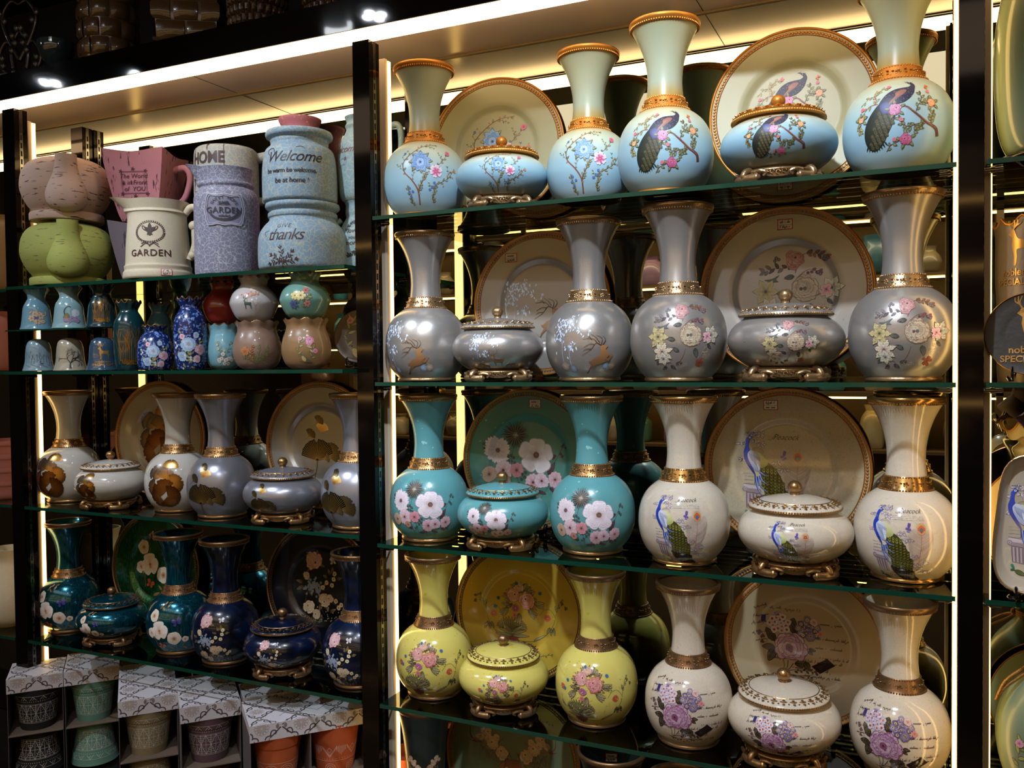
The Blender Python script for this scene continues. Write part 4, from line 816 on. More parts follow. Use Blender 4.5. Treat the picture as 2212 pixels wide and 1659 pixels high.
def jar_recipe(sett):
    art, th, gl, gold, finish, dy, sc, lidgl = JSETS[sett]
    def body():
        mb = MB(); mb.lathe([(0, .029)]+JP+[(.087, .1385), (.083, .137), (.083, .12), (0, .12)], 96)
        if art: mb.art(cached('art'+art, ARTS[art]), lathe_surf(JP, .087, th), .01*sc, o=complex(0, dy))
        return mb.mesh('body', [G[gl], finish])
    def lid():
        mb = MB(); mb.lathe(smooth_prof([(.084, .1385), (.0965, .139), (.0985, .1425), (.097, .147), (.088, .1525), (.076, .157), (.055, .163), (.03, .1675), (.008, .169)], 4)+[(0, .169)], 96); return mb.mesh('lid', G[lidgl])
    def border():
        mb = MB(); rope(mb, .0978, .1425, .0024, 110)
        rr = lambda r: .1535-(r-.086)*.55
        for k in range(26):          # ivy leaves, three lobes each, and a berry between
            a = 2*PI*k/26; M = Matrix.Rotation(a, 4, 'Z'); tl = Matrix.Rotation(-.5, 4, 'X')
            for (da, dr, tw, L_) in ((0, .0045, 0, .0072), (-.042, -.001, .9, .006), (.042, -.001, -.9, .006), (.0, -.005, 0, .004)):
                r = .0865+dr; mb.ball((r*math.sin(a+da), -r*math.cos(a+da), rr(r)+.0004), 1, 0, 8, (.0032, L_, .0016), M@tl@Matrix.Rotation(tw, 4, 'Z'))
            b = a+PI/26; r = .0905; mb.ball((r*math.sin(b), -r*math.cos(b), rr(r)), .0022, 0, 6)
        mb.lathe([(.0985, .1395), (.0995, .1415), (.0985, .144)], 96); mb.lathe([(.0745, .1578), (.0755, .1586), (.0765, .1572)], 96)
        if gold == 'orange': mb.lathe([(.0755, .1584), (.087, .1541), (.0972, .1482)], 96)
        return mb.mesh('lid_border', GOLDS[gold])
    def knob():
        mb = MB(); mb.lathe([(.011, .168), (.0095, .171), (.010, .174)], 32); mb.ball((0, 0, .1855), .0155, 0, 28, (1, 1, .92)); return mb.mesh('knob', GOLDS[gold])
    def stand():
        mb = MB(); mb.lathe(smooth_prof([(.070, .030), (.078, .031), (.084, .028), (.086, .024), (.082, .020), (.080, .015)], 3), 96, fn=lambda r, z, a: (r, z-(.006*abs(math.cos(2*a))**3 if z < .018 else 0)))
        g = random.Random(3)
        for k in range(44):          # apron of small scrolls
            a = 2*PI*k/44; z = .018+.003*math.sin(k*2.1); r = .084
            c = Vector((r*math.sin(a), -r*math.cos(a), z)); t = Vector((math.cos(a), math.sin(a), 0))
            mb.tube([c+t*.0045*math.cos(b)+Vector((0, 0, .0042*math.sin(b))) for b in (0, 1.2, 2.4, 3.6, 4.8)], .0016, .0011, 5, 0, 2)
        for k in range(4):           # four scrolled feet
            M = Matrix.Rotation(PI/4+PI/2*k, 4, 'Z')
            mb.tube([M@Vector(p) for p in ((-.026, -.090, .0095), (-.01, -.0955, .0088), (.01, -.0955, .0088), (.026, -.090, .0095))], .0088, .0088, 14, 0, 4)
            for sx in (-1, 1):
                mb.ball(M@Vector((sx*.027, -.0895, .0095)), .0105, 0, 12, (.75, .9, .9)); mb.ball(M@Vector((sx*.031, -.088, .0095)), .0055, 0, 10)
                mb.tube([M@Vector(p) for p in ((sx*.024, -.091, .019), (sx*.036, -.0875, .0215), (sx*.046, -.08, .017), (sx*.04, -.082, .011))], .0048, .003, 8, 0, 4)
            mb.tube([M@Vector(p) for p in ((0, -.082, .027), (0, -.093, .024), (0, -.1, .016), (0, -.098, .010))], .009, .006, 10, 0, 4)
        return mb.mesh('stand', GOLDS['pale' if gold == 'orange' else gold])
    return [('body', cached('jb'+sett, body)), ('lid', cached('jl'+lidgl, lid), [('lid_border', cached('jo'+gold, border)), ('knob', cached('jk'+gold, knob))]), ('stand', cached('js'+gold, stand))]
PF = Matrix(((1, 0, 0, 0), (0, 0, -1, 0), (0, 1, 0, 0), (0, 0, 0, 1)))
def hplate(r): return -.012 if r < .105 else (-.012+.009*min(1, (r-.105)/.014) if r < .119 else -.003+.006*(r-.119)/.07)
def sticker_mesh(w=.03, h=.022, at_=(0, 0), surf=None, seed=1):
    A = Art(); z = complex(*at_); W, H_ = w/2, h/2
    A.poly([z+complex(-W, -H_), z+complex(W, -H_), z+complex(W, H_), z+complex(-W, H_)], 'b4201a', sm=1); A.poly([z+complex(-W+.0018, -H_+.0018), z+complex(W-.0018, -H_+.0018), z+complex(W-.0018, H_-.0018), z+complex(-W+.0018, H_-.0018)], 'e4ddcf', sm=1)
    A.line([z+complex(-W, -.001), z+complex(W, -.001)], .0007, .0007, 'b4201a', 1)
    B = Art(); B.script(0, w*.62, h*.2, '6a6460', seed, h*.045); A.put(B, lambda q: q+z+complex(-w*.33, h*.14)); B = Art(); B.script(0, w*.62, h*.2, '6a6460', seed+5, h*.045); A.put(B, lambda q: q+z+complex(-w*.33, -h*.3))
    return MB().art(A, surf, 1, 0, .0006, .0006, edge=.004).mesh('price_sticker', [STICK])
def plate_recipe(sett, R=.19):
    art, sc, o, gl, gold, finish, stick, rimw = PSETS[sett]
    off = Matrix.Translation((0, 0, R))
    surf = lambda u, v, d: (u, -(hplate(math.hypot(u, v))+d), v+R)
    def body():
        mb = MB(); rs = [0, .03, .07, .1, .105, .108, .112, .116, .119, .13, .15, .17, .18, .186]
        mb.lathe([(r, hplate(r)) for r in rs]+[(.189, .002)], 128, 0, M=off@PF); mb.lathe([(.189, .002), (.188, -.004), (.17, -.009), (.12, -.016), (.11, -.02), (.0, -.02)], 96, 2, M=off@PF)
        if art: mb.art(cached('art'+art, ARTS[art]), surf, .01*sc, o=o)
        return mb.mesh('body', [G[gl], finish, BLACK])
    def rim():
        mb = MB(); mb.lathe(smooth_prof([(.1725, .0015), (.1738, .0034), (.1752, .002)], 2), 128, M=off@PF); mb.lathe(smooth_prof([(.184, .0015), (.188, .005), (.1915, .003), (.190, -.002)], 3), 128, M=off@PF)
        for k in range(150):
            a = 2*PI*k/150; mb.ball(off@PF@Vector((.1795*math.sin(a), -.1795*math.cos(a), .002)), .0037, 0, 6, (1, 1, 1))
        return mb.mesh('beaded_rim', GOLDS[gold])
    out = [('body', cached('pb'+sett, body)), ('beaded_rim', cached('pr'+gold, rim))]
    if stick: out.append(('price_sticker', sticker_mesh(.034, .024, stick, surf, len(sett)), None, 'small white price sticker with a red border'))
    return out
def easel_recipe():
    def leg(sx):
        mb = MB(); w = .006
        mb.tube([(sx*.046, .031, .13), (sx*.052, .031, .08), (sx*.056, .031, .04), (sx*.06, .026, .014), (sx*.064, .0, .0066), (sx*.066, -.022, .0066), (sx*.067, -.034, .012), (sx*.067, -.036, .024)], w, w*.9, 8, 0, 4)
        mb.tube([(sx*.067, -.036, .022), (sx*.067, -.031, .033), (sx*.067, -.024, .031), (sx*.067, -.025, .024)], .0052, .0035, 8, 0, 4)
        mb.tube([(sx*.062, -.014, .0075), (sx*.07, -.016, .006), (sx*.08, -.018, .0062), (sx*.086, -.018, .012)], .0055, .0045, 8, 0, 3)
        return mb.mesh('leg', BLACK)
    def bar(): mb = MB(); mb.tube([(-.054, .031, .06), (0, .031, .068), (.054, .031, .06)], .0045, .0045, 8, 0, 4); return mb.mesh('crossbar', BLACK)
    return [('leg', cached('el', lambda: leg(-1))), ('leg', cached('er', lambda: leg(1))), ('crossbar', cached('eb', bar))]
ARTS = {'bf': art_blue_floral, 'pr': art_peacock_rose, 'db': art_deer_birch, 'db2': lambda: art_deer_birch(1), 'sf': art_silver_floral, 'tc': art_teal_cosmos, 'pb': art_peacock_blue, 'yf': art_yellow, 'yfp': lambda: art_yellow(True), 'cr': art_cream,
        'gb': art_ginkgo_brown, 'gf': art_ginkgo_fan, 'or': art_orchid, 'nv': art_navy, 'dh': art_deerhead}
#        art, turn, glaze, gold, finish, flip
VSETS = {'pale': ('bf', .0, 'pale', 'orange', PRINT, 0), 'peacock': ('pr', .05, 'pale', 'orange', PRINT, 0), 'deer': ('db', 0, 'silver', 'pale', PRINT, 0), 'bloom': ('sf', 0, 'silver2', 'pale', PRINT, 0), 'cosmos': ('tc', 0, 'teal', 'bronze', PRINT, 0),
         'bluebird': ('pb', 0, 'white', 'bright', PRINTG, 0), 'yellow': ('yf', 0, 'yellow', 'old', PRINTG, 0), 'letter': ('cr', 0, 'cream', 'old', PRINTG, 0), 'ginkgo': ('gb', 0, 'ginkw', 'bronze', PRINTM, 0), 'fan': ('gf', 0, 'ginks', 'bronze', PRINTM, 0),
         'orchid': ('or', 0, 'tealm', 'old', PRINTG, 0), 'navy': ('nv', 0, 'navy', 'old', PRINTG, 0)}
JSETS = {'pale': ('bf', 0, 'jpale', 'orange', PRINT, -.008, .78, 'jlid'), 'peacock': ('pr', 0, 'jpale', 'orange', PRINT, -.004, .8, 'jlid'), 'deer': ('db2', 0, 'silver', 'pale', PRINT, -.004, .85, 'silver'), 'bloom': ('sf', 0, 'silver2', 'pale', PRINT, -.008, .75, 'silver2'),
         'cosmos': ('tc', 0, 'teal', 'bronze', PRINT, -.004, .78, 'teal'), 'bluebird': ('pb', 0, 'white', 'bronze', PRINTG, -.006, .72, 'white'), 'yellow': ('yf', 0, 'yellow', 'old', PRINTG, -.006, .68, 'yellow'), 'letter': ('cr', 0, 'cream', 'bronze', PRINTG, -.01, .8, 'cream'),
         'ginkgo': ('gb', 0, 'ginkw', 'bronze', PRINTM, -.004, .72, 'ginkw'), 'fan': ('gf', 0, 'ginks', 'bronze', PRINTM, -.010, .72, 'ginks'), 'orchid': ('or', 0, 'tealm', 'old', PRINTG, -.006, .72, 'tealm'), 'navy': ('nv', 0, 'navy', 'old', PRINTG, -.006, .75, 'navy')}
G['jpale'] = glz('jar_pale', '93b8c8', .34, ramp=[(.028, 'a89878'), (.045, '94acae'), (.07, '86aec6'), (.1, '94bccc'), (.122, 'b0c2ba'), (.136, 'b09050')]); G['jlid'] = glz('jar_lid_gold', 'a87a38', .42, .5)
PSETS = {'pale': ('bf', 1.15, 0-.01j, 'plate_pale', 'orange', PRINT, None, 0), 'peacock': ('pr', 1.0, .0+.01j, 'plate_pale', 'orange', PRINT, (-.01, -.165), 0), 'deer': ('db', 1.15, 0, 'plate_silver', 'orange', PRINT, (-.085, .125), 0), 'bloom': ('sf', 1.25, .01-.0j, 'plate_silver', 'orange', PRINT, (-.0, .150), 0),
         'cosmos': ('tc', 1.35, 0, 'plate_teal', 'orange', PRINT, (.02, .152), 0), 'bluebird': ('pb', 1.3, -.012-.005j, 'plate_white', 'orange', PRINTG, (-.035, .150), 0), 'yellow': ('yfp', 1.15, .026+.0j, 'plate_yellow', 'old', PRINTG, None, 0), 'letter': ('cr', 1.15, .0, 'plate_cream', 'orange', PRINTG, None, 0),
         'ginkgo': ('gb', 1.25, .04+.01j, 'plate_ginkw', 'orange', PRINTM, None, 0), 'fan': ('gf', 1.05, .06+.0j, 'plate_ginks', 'orange', PRINTM, None, 0), 'orchid': ('or', 1.25, .05+.02j, 'plate_green', 'old', PRINTG, None, 0), 'navy': ('nv', 1.3, .06+.01j, 'plate_navy', 'old', PRINTG, None, 0), 'deerhead': ('dh', 1.0, .01j, 'plate_deer', 'orange', PRINTG, None, 0)}
PSETS['peacock'] = PSETS['peacock'][:7]+(0,)
SH = {'r1': .42, 'r2': 0, 'r3': -.413, 'r4': -.828, 'r5': -1.243, 'la': .305, 'lb': .035, 'lc': -.397, 'ld': -.828}
EPS = .0006
def vase(sett, px, py, Y, sh, label, turn=None, sc=1.0):
    p = at(px, py, Y); rz = facing(p.x, Y) if turn is None else turn
    t = thing('bottle_vase', (p.x, Y, SH[sh]+EPS), label, 'vase', rz, None, sc); grow(vase_recipe(sett), t); return t
def jar(sett, px, py, Y, sh, label, turn=None, sc=1.0):
    p = at(px, py, Y); rz = facing(p.x, Y) if turn is None else turn
    t = thing('lidded_jar', (p.x, Y, SH[sh]+EPS), label, 'jar', rz, None, sc); grow(jar_recipe(sett), t); return t
def plate(sett, px, py, sh, label, elabel, yaw=0, R=.19, Y=.262, lift=.012, tilt=.055):
    p = at(px, py, Y); Y0 = Y-R*math.sin(tilt); s = R/.19
    t = thing('display_plate', (p.x, Y0, SH[sh]+lift), label, 'plate', 0, None, s); t.rotation_euler = (-tilt, 0, yaw); grow(plate_recipe(sett), t)
    e = thing('plate_easel', (p.x, Y0+.0, SH[sh]+EPS), elabel, 'plate stand', 0); grow(easel_recipe(), e); return t
SV = 1.0
# ---- right bay, top shelf
vase('pale', 918, 330, .115, 'r1', 'pale blue bottle vase with blue flowers, first right of the middle post', None, 1.02)
jar('pale', 1084, 360, .10, 'r1', 'pale blue lidded jar with blue blossom branches, on the top shelf before the blossom plate', None, .93)
plate('pale', 1072, 310, 'r1', 'round pale green plate with gold beaded rim and blossom twigs behind the blue blossom jar', 'black easel under the pale green blossom plate on the top shelf', .12)
vase('pale', 1272, 330, .165, 'r1', 'pale blue bottle vase with blue flowers standing just left of the peacock bottle vase', None, .985)
vase('peacock', 1437, 300, .107, 'r1', 'pale blue bottle vase with a dark peacock, left of the highest large plate', None, 1.03)
plate('peacock', 1712, 240, 'r1', 'round cream plate with gold beaded rim and a standing dark peacock, highest large plate', 'black easel under the peacock plate on the top shelf', 0, .192)
jar('peacock', 1681, 300, .105, 'r1', 'pale blue lidded jar with a dark peacock, gold lid and gold scrolled stand', None, 1.0)
vase('peacock', 1940, 240, .125, 'r1', 'large pale blue peacock bottle vase at the right end, rim cut off by the frame', None, 1.03)
# ---- second shelf
vase('deer', 920, 700, .12, 'r2', 'silver bottle vase with leaping deer at the left end of its shelf', .05, 1.005)
jar('deer', 1076, 760, .10, 'r2', 'silver lidded jar with a standing stag beneath pale blue leaves', .45, .93)
plate('deer', 1168, 650, 'r2', 'grey silver plate with birch tree and leaping deer, a price sticker on its rim', 'black easel under the silver deer plate', .05)
vase('deer', 1273, 700, .135, 'r2', 'silver bottle vase with leaping deer right of the stag jar, bright glare on it', None, 1.01)
vase('bloom', 1465, 700, .112, 'r2', 'silver bottle vase with large painted blossoms left of the silver blossom plate', None, 1.04)
plate('bloom', 1695, 640, 'r2', 'speckled silver plate with dark red magnolia sprays and a price sticker at the top', 'black easel under the speckled silver blossom plate', 0, .197)
jar('bloom', 1697, 740, .105, 'r2', 'silver lidded jar with beige peony and blossoms, on a gold scrolled stand', None, 1.0)
vase('bloom', 1950, 700, .12, 'r2', 'silver bottle vase with painted blossoms beside the right post', None, 1.015)
# ---- third shelf
vase('cosmos', 927, 1030, .12, 'r3', 'turquoise bottle vase with white cosmos flowers at the left end of its shelf', .4, .985)
jar('cosmos', 1086, 1100, .10, 'r3', 'turquoise lidded jar with white cosmos flowers and gold leaf border on its lid', .2, .93)
plate('cosmos', 1140, 1000, 'r3', 'dark turquoise plate with large pale cosmos flowers and a price sticker', 'black easel under the turquoise cosmos plate', .05, .187)
vase('cosmos', 1279, 1030, .135, 'r3', 'turquoise bottle vase with white cosmos flowers next to the ivory peacock vases', None, .985)
vase('bluebird', 1477, 1050, .115, 'r3', 'ivory bottle vase with a blue peacock and feather, left of the ivory peacock plate', None, .99)
plate('bluebird', 1697, 1000, 'r3', 'ivory plate with a blue peacock on a column, lettered Peacock', 'black easel under the ivory blue peacock plate', 0, .190)
jar('bluebird', 1717, 1130, .098, 'r3', 'ivory lidded jar with a blue peacock, gold ball knob and gold scrolled stand', None, .985)
vase('bluebird', 1957, 1080, .14, 'r3', 'ivory bottle vase with a blue peacock lit yellow beside the right post', None, .99)
# ---- fourth shelf
vase('yellow', 938, 1400, .135, 'r4', 'yellow bottle vase with pink bouquet at the left end of its shelf', .45, .965)
jar('yellow', 1088, 1460, .11, 'r4', 'yellow lidded jar with a small pink bouquet and bronze leaf border', None, .93)
plate('yellow', 1121, 1340, 'r4', 'yellow plate with pink bouquet and curling leaves behind the yellow jar', 'black easel under the yellow bouquet plate', .05, .186)
vase('yellow', 1288, 1420, .14, 'r4', 'yellow bottle vase with pink bouquet standing beside the white letter vase', None, .955)
vase('letter', 1487, 1450, .115, 'r4', 'white bottle vase with purple peony over handwriting, next to the yellow bouquet vase', None, .95)
plate('letter', 1738, 1400, 'r4', 'cream plate with faded peonies, handwriting and a dark stamp', 'black easel under the cream handwriting plate', 0, .186)
jar('letter', 1693, 1560, .105, 'r4', 'white lidded jar with purple peony and handwriting, bronze ball knob', None, .98)
vase('letter', 1943, 1500, .137, 'r4', 'white bottle vase with purple peony over handwriting beside the right post', None, .95)
# ---- left bay, ginkgo shelf
vase('ginkgo', 150, 1000, .15, 'lc', 'white bottle vase with brown ginkgo leaves at the left end of its shelf', .65, .95)
jar('ginkgo', 240, 1040, .1, 'lc', 'white lidded jar with brown ginkgo leaves and bronze lid border', .35, .88)
plate('ginkgo', 345, 960, 'lc', 'cream plate with brown ginkgo leaves and gold beaded rim', 'black easel under the brown ginkgo plate', .05, .19)
vase('ginkgo', 385, 1000, .14, 'lc', 'white bottle vase with brown ginkgo leaves in front of the brown ginkgo plate', None, .94)
vase('fan', 479, 1030, .112, 'lc', 'silver bottle vase with dark gold-veined ginkgo fans, a bright glare on its belly', None, .94)
plate('fan', 690, 970, 'lc', 'pale silver plate with dark gold-veined ginkgo fans beside the middle post', 'black easel under the silver ginkgo plate', .05, .19)
jar('fan', 612, 1080, .105, 'lc', 'silver lidded jar with dark ginkgo fans and gold scrolled stand', .45, .9)
vase('fan', 773, 1050, .12, 'lc', 'silver ginkgo bottle vase partly hidden by the middle post', .45, .95)
# ---- left bay, bottom glass shelf
vase('orchid', 150, 1290, .15, 'ld', 'metallic teal bottle vase with white orchids nearest the left post', .75, .94)
jar('orchid', 243, 1350, .105, 'ld', 'metallic teal lidded jar with white orchids and antique gold border', .45, .86)
plate('orchid', 336, 1270, 'ld', 'brushed green plate with orchids and beaded antique gold rim', 'black easel under the brushed green plate', .05, .186)
vase('orchid', 388, 1310, .135, 'ld', 'metallic teal bottle vase with white orchids in front of the green plate', None, .94)
vase('navy', 488, 1350, .12, 'ld', 'navy blue bottle vase with pink blossom sprays next to the teal orchid vase', None, .94)
plate('navy', 690, 1300, 'ld', 'black navy plate with pale blossom sprays behind the navy jar', 'black easel under the navy blossom plate', .05, .19)
jar('navy', 612, 1420, .1, 'ld', 'navy blue lidded jar with cream blossoms and gold ball knob', .6, .9)
vase('navy', 775, 1390, .12, 'ld', 'navy blue bottle vase partly hidden by the middle post', .45, .94)
plate('deerhead', 1106, 1650, 'r5', 'olive plate with a deer head between flowered antlers, under the yellow jar', 'black easel under the deer head plate', .05, .195)
# ------------------------------------------------------------------ small ruffled vases
def ruff(R, H, kind, n=10, amp=.045):
    P_ = {'bell': [(.98, 0), (1, .02), (.94, .10), (.84, .3), (.8, .55), (.74, .78), (.58, .93), (.3, 1)],
          'cap': [(.96, 0), (1, .02), (.92, .12), (.85, .35), (.78, .55), (.62, .68), (.52, .76), (.56, .86), (.72, .97), (.74, 1)],
          'tall': [(.72, 0), (.8, .01), (.92, .1), (1, .32), (1, .58), (.94, .7), (.74, .80), (.6, .85), (.58, .89), (.72, .97), (.78, 1)],
          'low': [(.8, 0), (.88, .02), (.98, .15), (1, .4), (.94, .6), (.78, .75), (.55, .84), (.5, .88), (.6, .97), (.66, 1)],
          'globe': [(.5, 0), (.6, .01), (.84, .1), (.98, .28), (1, .45), (.93, .63), (.82, .78), (.8, .88), (.86, .97), (.88, 1)],
          'onion': [(.5, 0), (.56, .015), (.78, .12), (.98, .35), (.99, .47), (.86, .64), (.62, .77), (.54, .84), (.56, .93), (.63, 1)]}[kind]
    return smooth_prof([(r*R, z*H) for r, z in P_], 4)
def small_vase(name, px, w, Y, zb, H, kind, gl, art, asc, dy, finish, label, group=None, rimm='bronze', turn=None, th=0, cat='vase', n=10):
    R = rad(px, w, Y); p = at(px, 700, Y); pr = ruff(R, H, kind); zr = H*(.42 if kind != 'onion' else .45)
    t = thing(name, (p.x, Y, zb+EPS), label, cat, facing(p.x, Y) if turn is None else turn, group)
    f = lambda r, z, a: (r*(1+.04*max(0, (z/H-.84)/.16)*math.sin(n*a)), z+(.022*H*max(0, (z/H-.86)/.14)*math.cos(n*a)))
    mb = MB(); 
    if kind == 'bell': mb.lathe(pr+[(0, H)], 72, cap=True)
    else: mb.lathe(pr+[(q[0]*.93, q[1]) for q in reversed(pr[-10:])]+[(0, pr[-10][1])], 72, fn=f, cap=True)
    if art: mb.art(cached('sm'+art, lambda: art_text(art[1:]) if art[0] == '*' else art_small(art)), lathe_surf(pr, zr, th), asc, o=complex(0, dy))
    mb.obj('body', [gl, finish], t)
    if rimm:
        rb = MB()
        if kind == 'bell': rb.lathe([(r*1.012, z) for r, z in pr[:4]], 72)
        else: rb.tube([Vector((pr[-1][0]*.97*(1+.04*math.sin(n*a))*math.sin(a), -pr[-1][0]*.97*(1+.04*math.sin(n*a))*math.cos(a), H*(1+.022*math.cos(n*a)))) for a in [2*PI*k/(n*8) for k in range(n*8+1)]], .0016, .0016, 6, 0, 1)
        rb.obj('ruffled_rim', GOLDS[rimm], t)
    return t
b0 = .034
cl = lambda n, c, **k: glz('small_'+n, c, k.pop('r', .2), coat=.5, **k)
# bottom row of tier b
small_vase('bell_vase', 82, 73, -.002, b0, .100, 'bell', cl('ice', '7f9cac'), 'winter', .0105, 0, PRINT, 'pale blue bell-shaped vase with a bare winter wood, bottom left of the small vases', None, None)
small_vase('bell_vase', 150, 76, -.002, b0, .100, 'bell', cl('beige', '9c9684'), 'tree', .0105, .0, PRINT, 'beige bell-shaped vase with one black bare tree', None, None)
small_vase('bell_vase', 220, 74, .01, b0, .100, 'bell', cl('slate', '2f4a60'), 'noble', .0105, .002, PRINTM, 'slate blue bell-shaped vase with a gold stag and gold lettering', None, None)
# upper row on the little glass sheet
u0 = .162
small_vase('ruffled_vase', 80, 76, -.002, u0, .128, 'cap', cl('sky', '6f9fb4'), 'bflower', .0085, -.012, PRINT, 'light blue ruffled vase with brown lilies, far left of the upper row of small vases', None, 'old')
small_vase('ruffled_vase', 150, 78, -.002, u0, .128, 'cap', cl('sky2', '7ea4ac'), 'peasmall', .0085, -.010, PRINT, 'light blue ruffled vase with a small peacock and grey roses', None, 'old')
small_vase('ruffled_vase', 221, 74, .01, u0, .128, 'cap', cl('petrol', '0f3038'), 'gold', .0068, 0, PRINTM, 'dark petrol ruffled vase with gold trees standing on the small glass sheet', None, 'old')
small_vase('ruffled_vase', 279, 70, .02, b0, .203, 'tall', cl('petrol2', '0d363c'), 'gold', .0100, -.01, PRINTM, 'tall dark green ruffled vase with gold trees and long grasses', None, 'bronze')
small_vase('ruffled_vase', 345, 60, .12, b0, .2, 'tall', cl('aqua', '4f8294'), None, 1, 0, PRINT, 'plain light blue ruffled vase behind the small blue flower vase', None, 'old')
MOS = dict(r=.25, speck=('6f93d8', 130, .56))
small_vase('ruffled_vase', 334, 80, .0, b0, .128, 'low', cl('mosaic', '15285e', **MOS), 'mosaic', .0088, 0, PRINT, 'short cobalt blue vase speckled white and painted with blue and pink flowers', None, 'bronze')
small_vase('ruffled_vase', 411, 74, .03, b0, .205, 'tall', cl('mosaic', '15285e'), 'mosaic', .0100, -.01, PRINT, 'tall cobalt blue vase speckled white and painted with blue and pink flowers', None, 'bronze')
# stacked pairs
small_vase('globe_vase', 483, 78, .10, b0, .130, 'globe', cl('lightblue', '78aebe'), 'sprig', .0088, 0, PRINT, 'light blue globe vase with grey sprigs under the red vase', None, 'bronze')
small_vase('onion_vase', 481, 84, .10, b0+.131, .120, 'onion', cl('red', '8a2a1e', r=.35), None, 1, 0, PRINT, 'plain red onion-shaped vase stacked on a light blue one', None, 'old')
small_vase('globe_vase', 555, 106, .03, b0, .130, 'globe', cl('taupe', '8a7060', r=.35), 'fern', .0105, 0, PRINT, 'taupe globe vase with ferns under the white deer vase', None, 'bronze')
small_vase('onion_vase', 550, 106, .03, b0+.131, .122, 'onion', cl('milk', 'b8b4b4'), 'whitedeer', .0090, 0, PRINT, 'white onion-shaped vase with a green deer and flowering tree, stacked on the taupe vase', None, 'bronze', th=-.1)
small_vase('globe_vase', 661, 108, .03, b0, .132, 'globe', cl('tan', '8f6f4c', r=.35), 'peonybird', .0108, 0, PRINT, 'tan globe vase with a peony and a small bird under the mint vase', None, 'bronze')
small_vase('onion_vase', 660, 110, .03, b0+.133, .122, 'onion', cl('mint', '6f9c90'), 'mint', .0095, 0, PRINT, 'mint green onion-shaped vase with lilies, stacked on the tan vase', None, 'old', th=-.2)
# round plate at the end of tier b
def small_plate(px, py, w, Y, sh, gl, art, asc, label, elabel, rimc='old', yaw=.3, o=0):
    R = rad(px, w, Y); p = at(px, py, Y); t = thing('display_plate', (p.x, Y, SH[sh]+.014), label, 'plate'); t.rotation_euler = (-.12, 0, yaw)
    s = R/.19; surf = lambda u, v, d: (u, -(.25*hplate(math.hypot(u, v)/s)*s+d), v+R); M = Matrix.Translation((0, 0, R))@PF
    mb = MB(); mb.lathe([(r*s, .25*hplate(r)*s) for r in (0, .03, .1, .105, .112, .119, .15, .186)]+[(R, .001)], 96, 0, M=M); mb.lathe([(R, .001), (R*.98, -.004), (0, -.008)], 96, 2, M=M)
    if art: mb.art(cached('sm'+art, lambda: art_small(art)), surf, asc, o=o)
    mb.obj('body', [gl, PRINTM if art == 'noble' else PRINT, BLACK], t); MB().lathe([(R*.985, .0005), (R*1.0, .003), (R*1.012, .001), (R*1.005, -.003)], 96, M=M).obj('gilt_rim', GOLDS[rimc], t)
    e = thing('plate_easel', (p.x, Y+.002, SH[sh]+EPS), elabel, 'plate stand', yaw); e.scale = (s*1.1, .9, .8); grow(easel_recipe(), e); return t
small_plate(776, 700, 118, .19, 'lb', cl('greyplate', '6f6256', r=.35), 'peonybird', .019, 'round taupe plate with a pink peony, beside the middle post', 'small black easel under the taupe peony plate')
# ------------------------------------------------------------------ tier a: big rustic ware
def matt(n, c, **k): return glz('rustic_'+n, c, .75, **k)
PINKW = matt('blush', 'bca294', scratch=('4a3a38', 26, (1, 1, 7), .61)); LIME = matt('lime', '9aa252', scratch=('5e6434', 26, (1, 1, 7), .62)); ROSE = matt('rose', 'ae7480', scratch=('4e2832', 40, (3, 3, .35), .6)); LILAC = matt('lilac', '6c6470', scratch=('3a3440', 30, (3, 3, .4), .62))
CRK = lambda n, c, l, s=70, w=.09: glz('crackle_'+n, c, .6, crack=(l, s, w))
BLUEC = CRK('blue', '7f9cb0', 'b0b4a4'); GREYC = CRK('grey', '77788c', 'b4b6c2', 85, .07); HOMEC = CRK('mist', '8e9ba0', 'b3b2a0'); CREAMC = CRK('cream', 'c6bba0', 'd2ccbc', 110, .03)
def lathe_thing(name, px, Y, zb, prof, m, label, cat, turn=None, fn=None, seg=96, art=None, asc=.01, zref=None, th=0, o=0, finish=PRINT, close=True):
    p = at(px, 500, Y); t = thing(name, (p.x, Y, zb+EPS), label, cat, facing(p.x, Y) if turn is None else turn); mb = MB()
    inner = [(q[0]-.006, q[1]) for q in reversed(prof[-6:]) if q[0] > .012]
    mb.lathe(prof+inner+[(0, inner[-1][1])] if close else prof+[(0, prof[-1][1])], seg, fn=fn, cap=True)
    if art: mb.art(cached('tx'+art, lambda: art_text(art)), lathe_surf(prof, zref, th), asc, o=o)
    mb.obj('body', [m, finish], t); return t
def gourd(px, w, Y, zb, H, m, label, w2):
    R = rad(px, w, Y); pr = smooth_prof([(R*.78, 0), (R*.8, .006), (R*.8, .022), (R*.72, .026), (R*.86, .05), (R*.98, .085), (R, .115), (R*.95, .15), (R*.8, .178), (R*.5, .195), (R*.15, .2)], 4)
    t = lathe_thing('gourd_jug', px, Y, zb, pr, m, label, 'jug', close=False)
    mb = MB(); mb.tube([(.0, -R*.60, .03), (.0, -R*.74, .07), (.0, -R*.83, .12), (.0, -R*.9, .155), (0, -R*.93, H-.015), (0, -R*.94, H)], lambda f: .030+.030*math.exp(-((f-.2)/.24)**2)-.02*max(0, 1-f/.1), n=28, smooth=5); mb.obj('spout', m, t)
    rb = MB(); rb.lathe([(R*.80, .0), (R*.815, .004), (R*.815, .02), (R*.8, .024)], 96); rb.obj('foot_ring', m, t); return t
a0 = .298
gourd(146, 206, .056, a0, .192, LIME, 'lime green distressed gourd-shaped jug with a front spout, beneath the blush one', 216)
gourd(146, 200, .056, a0+.2010, .188, PINKW, 'blush pink distressed gourd-shaped jug stacked on the lime green one', 200)
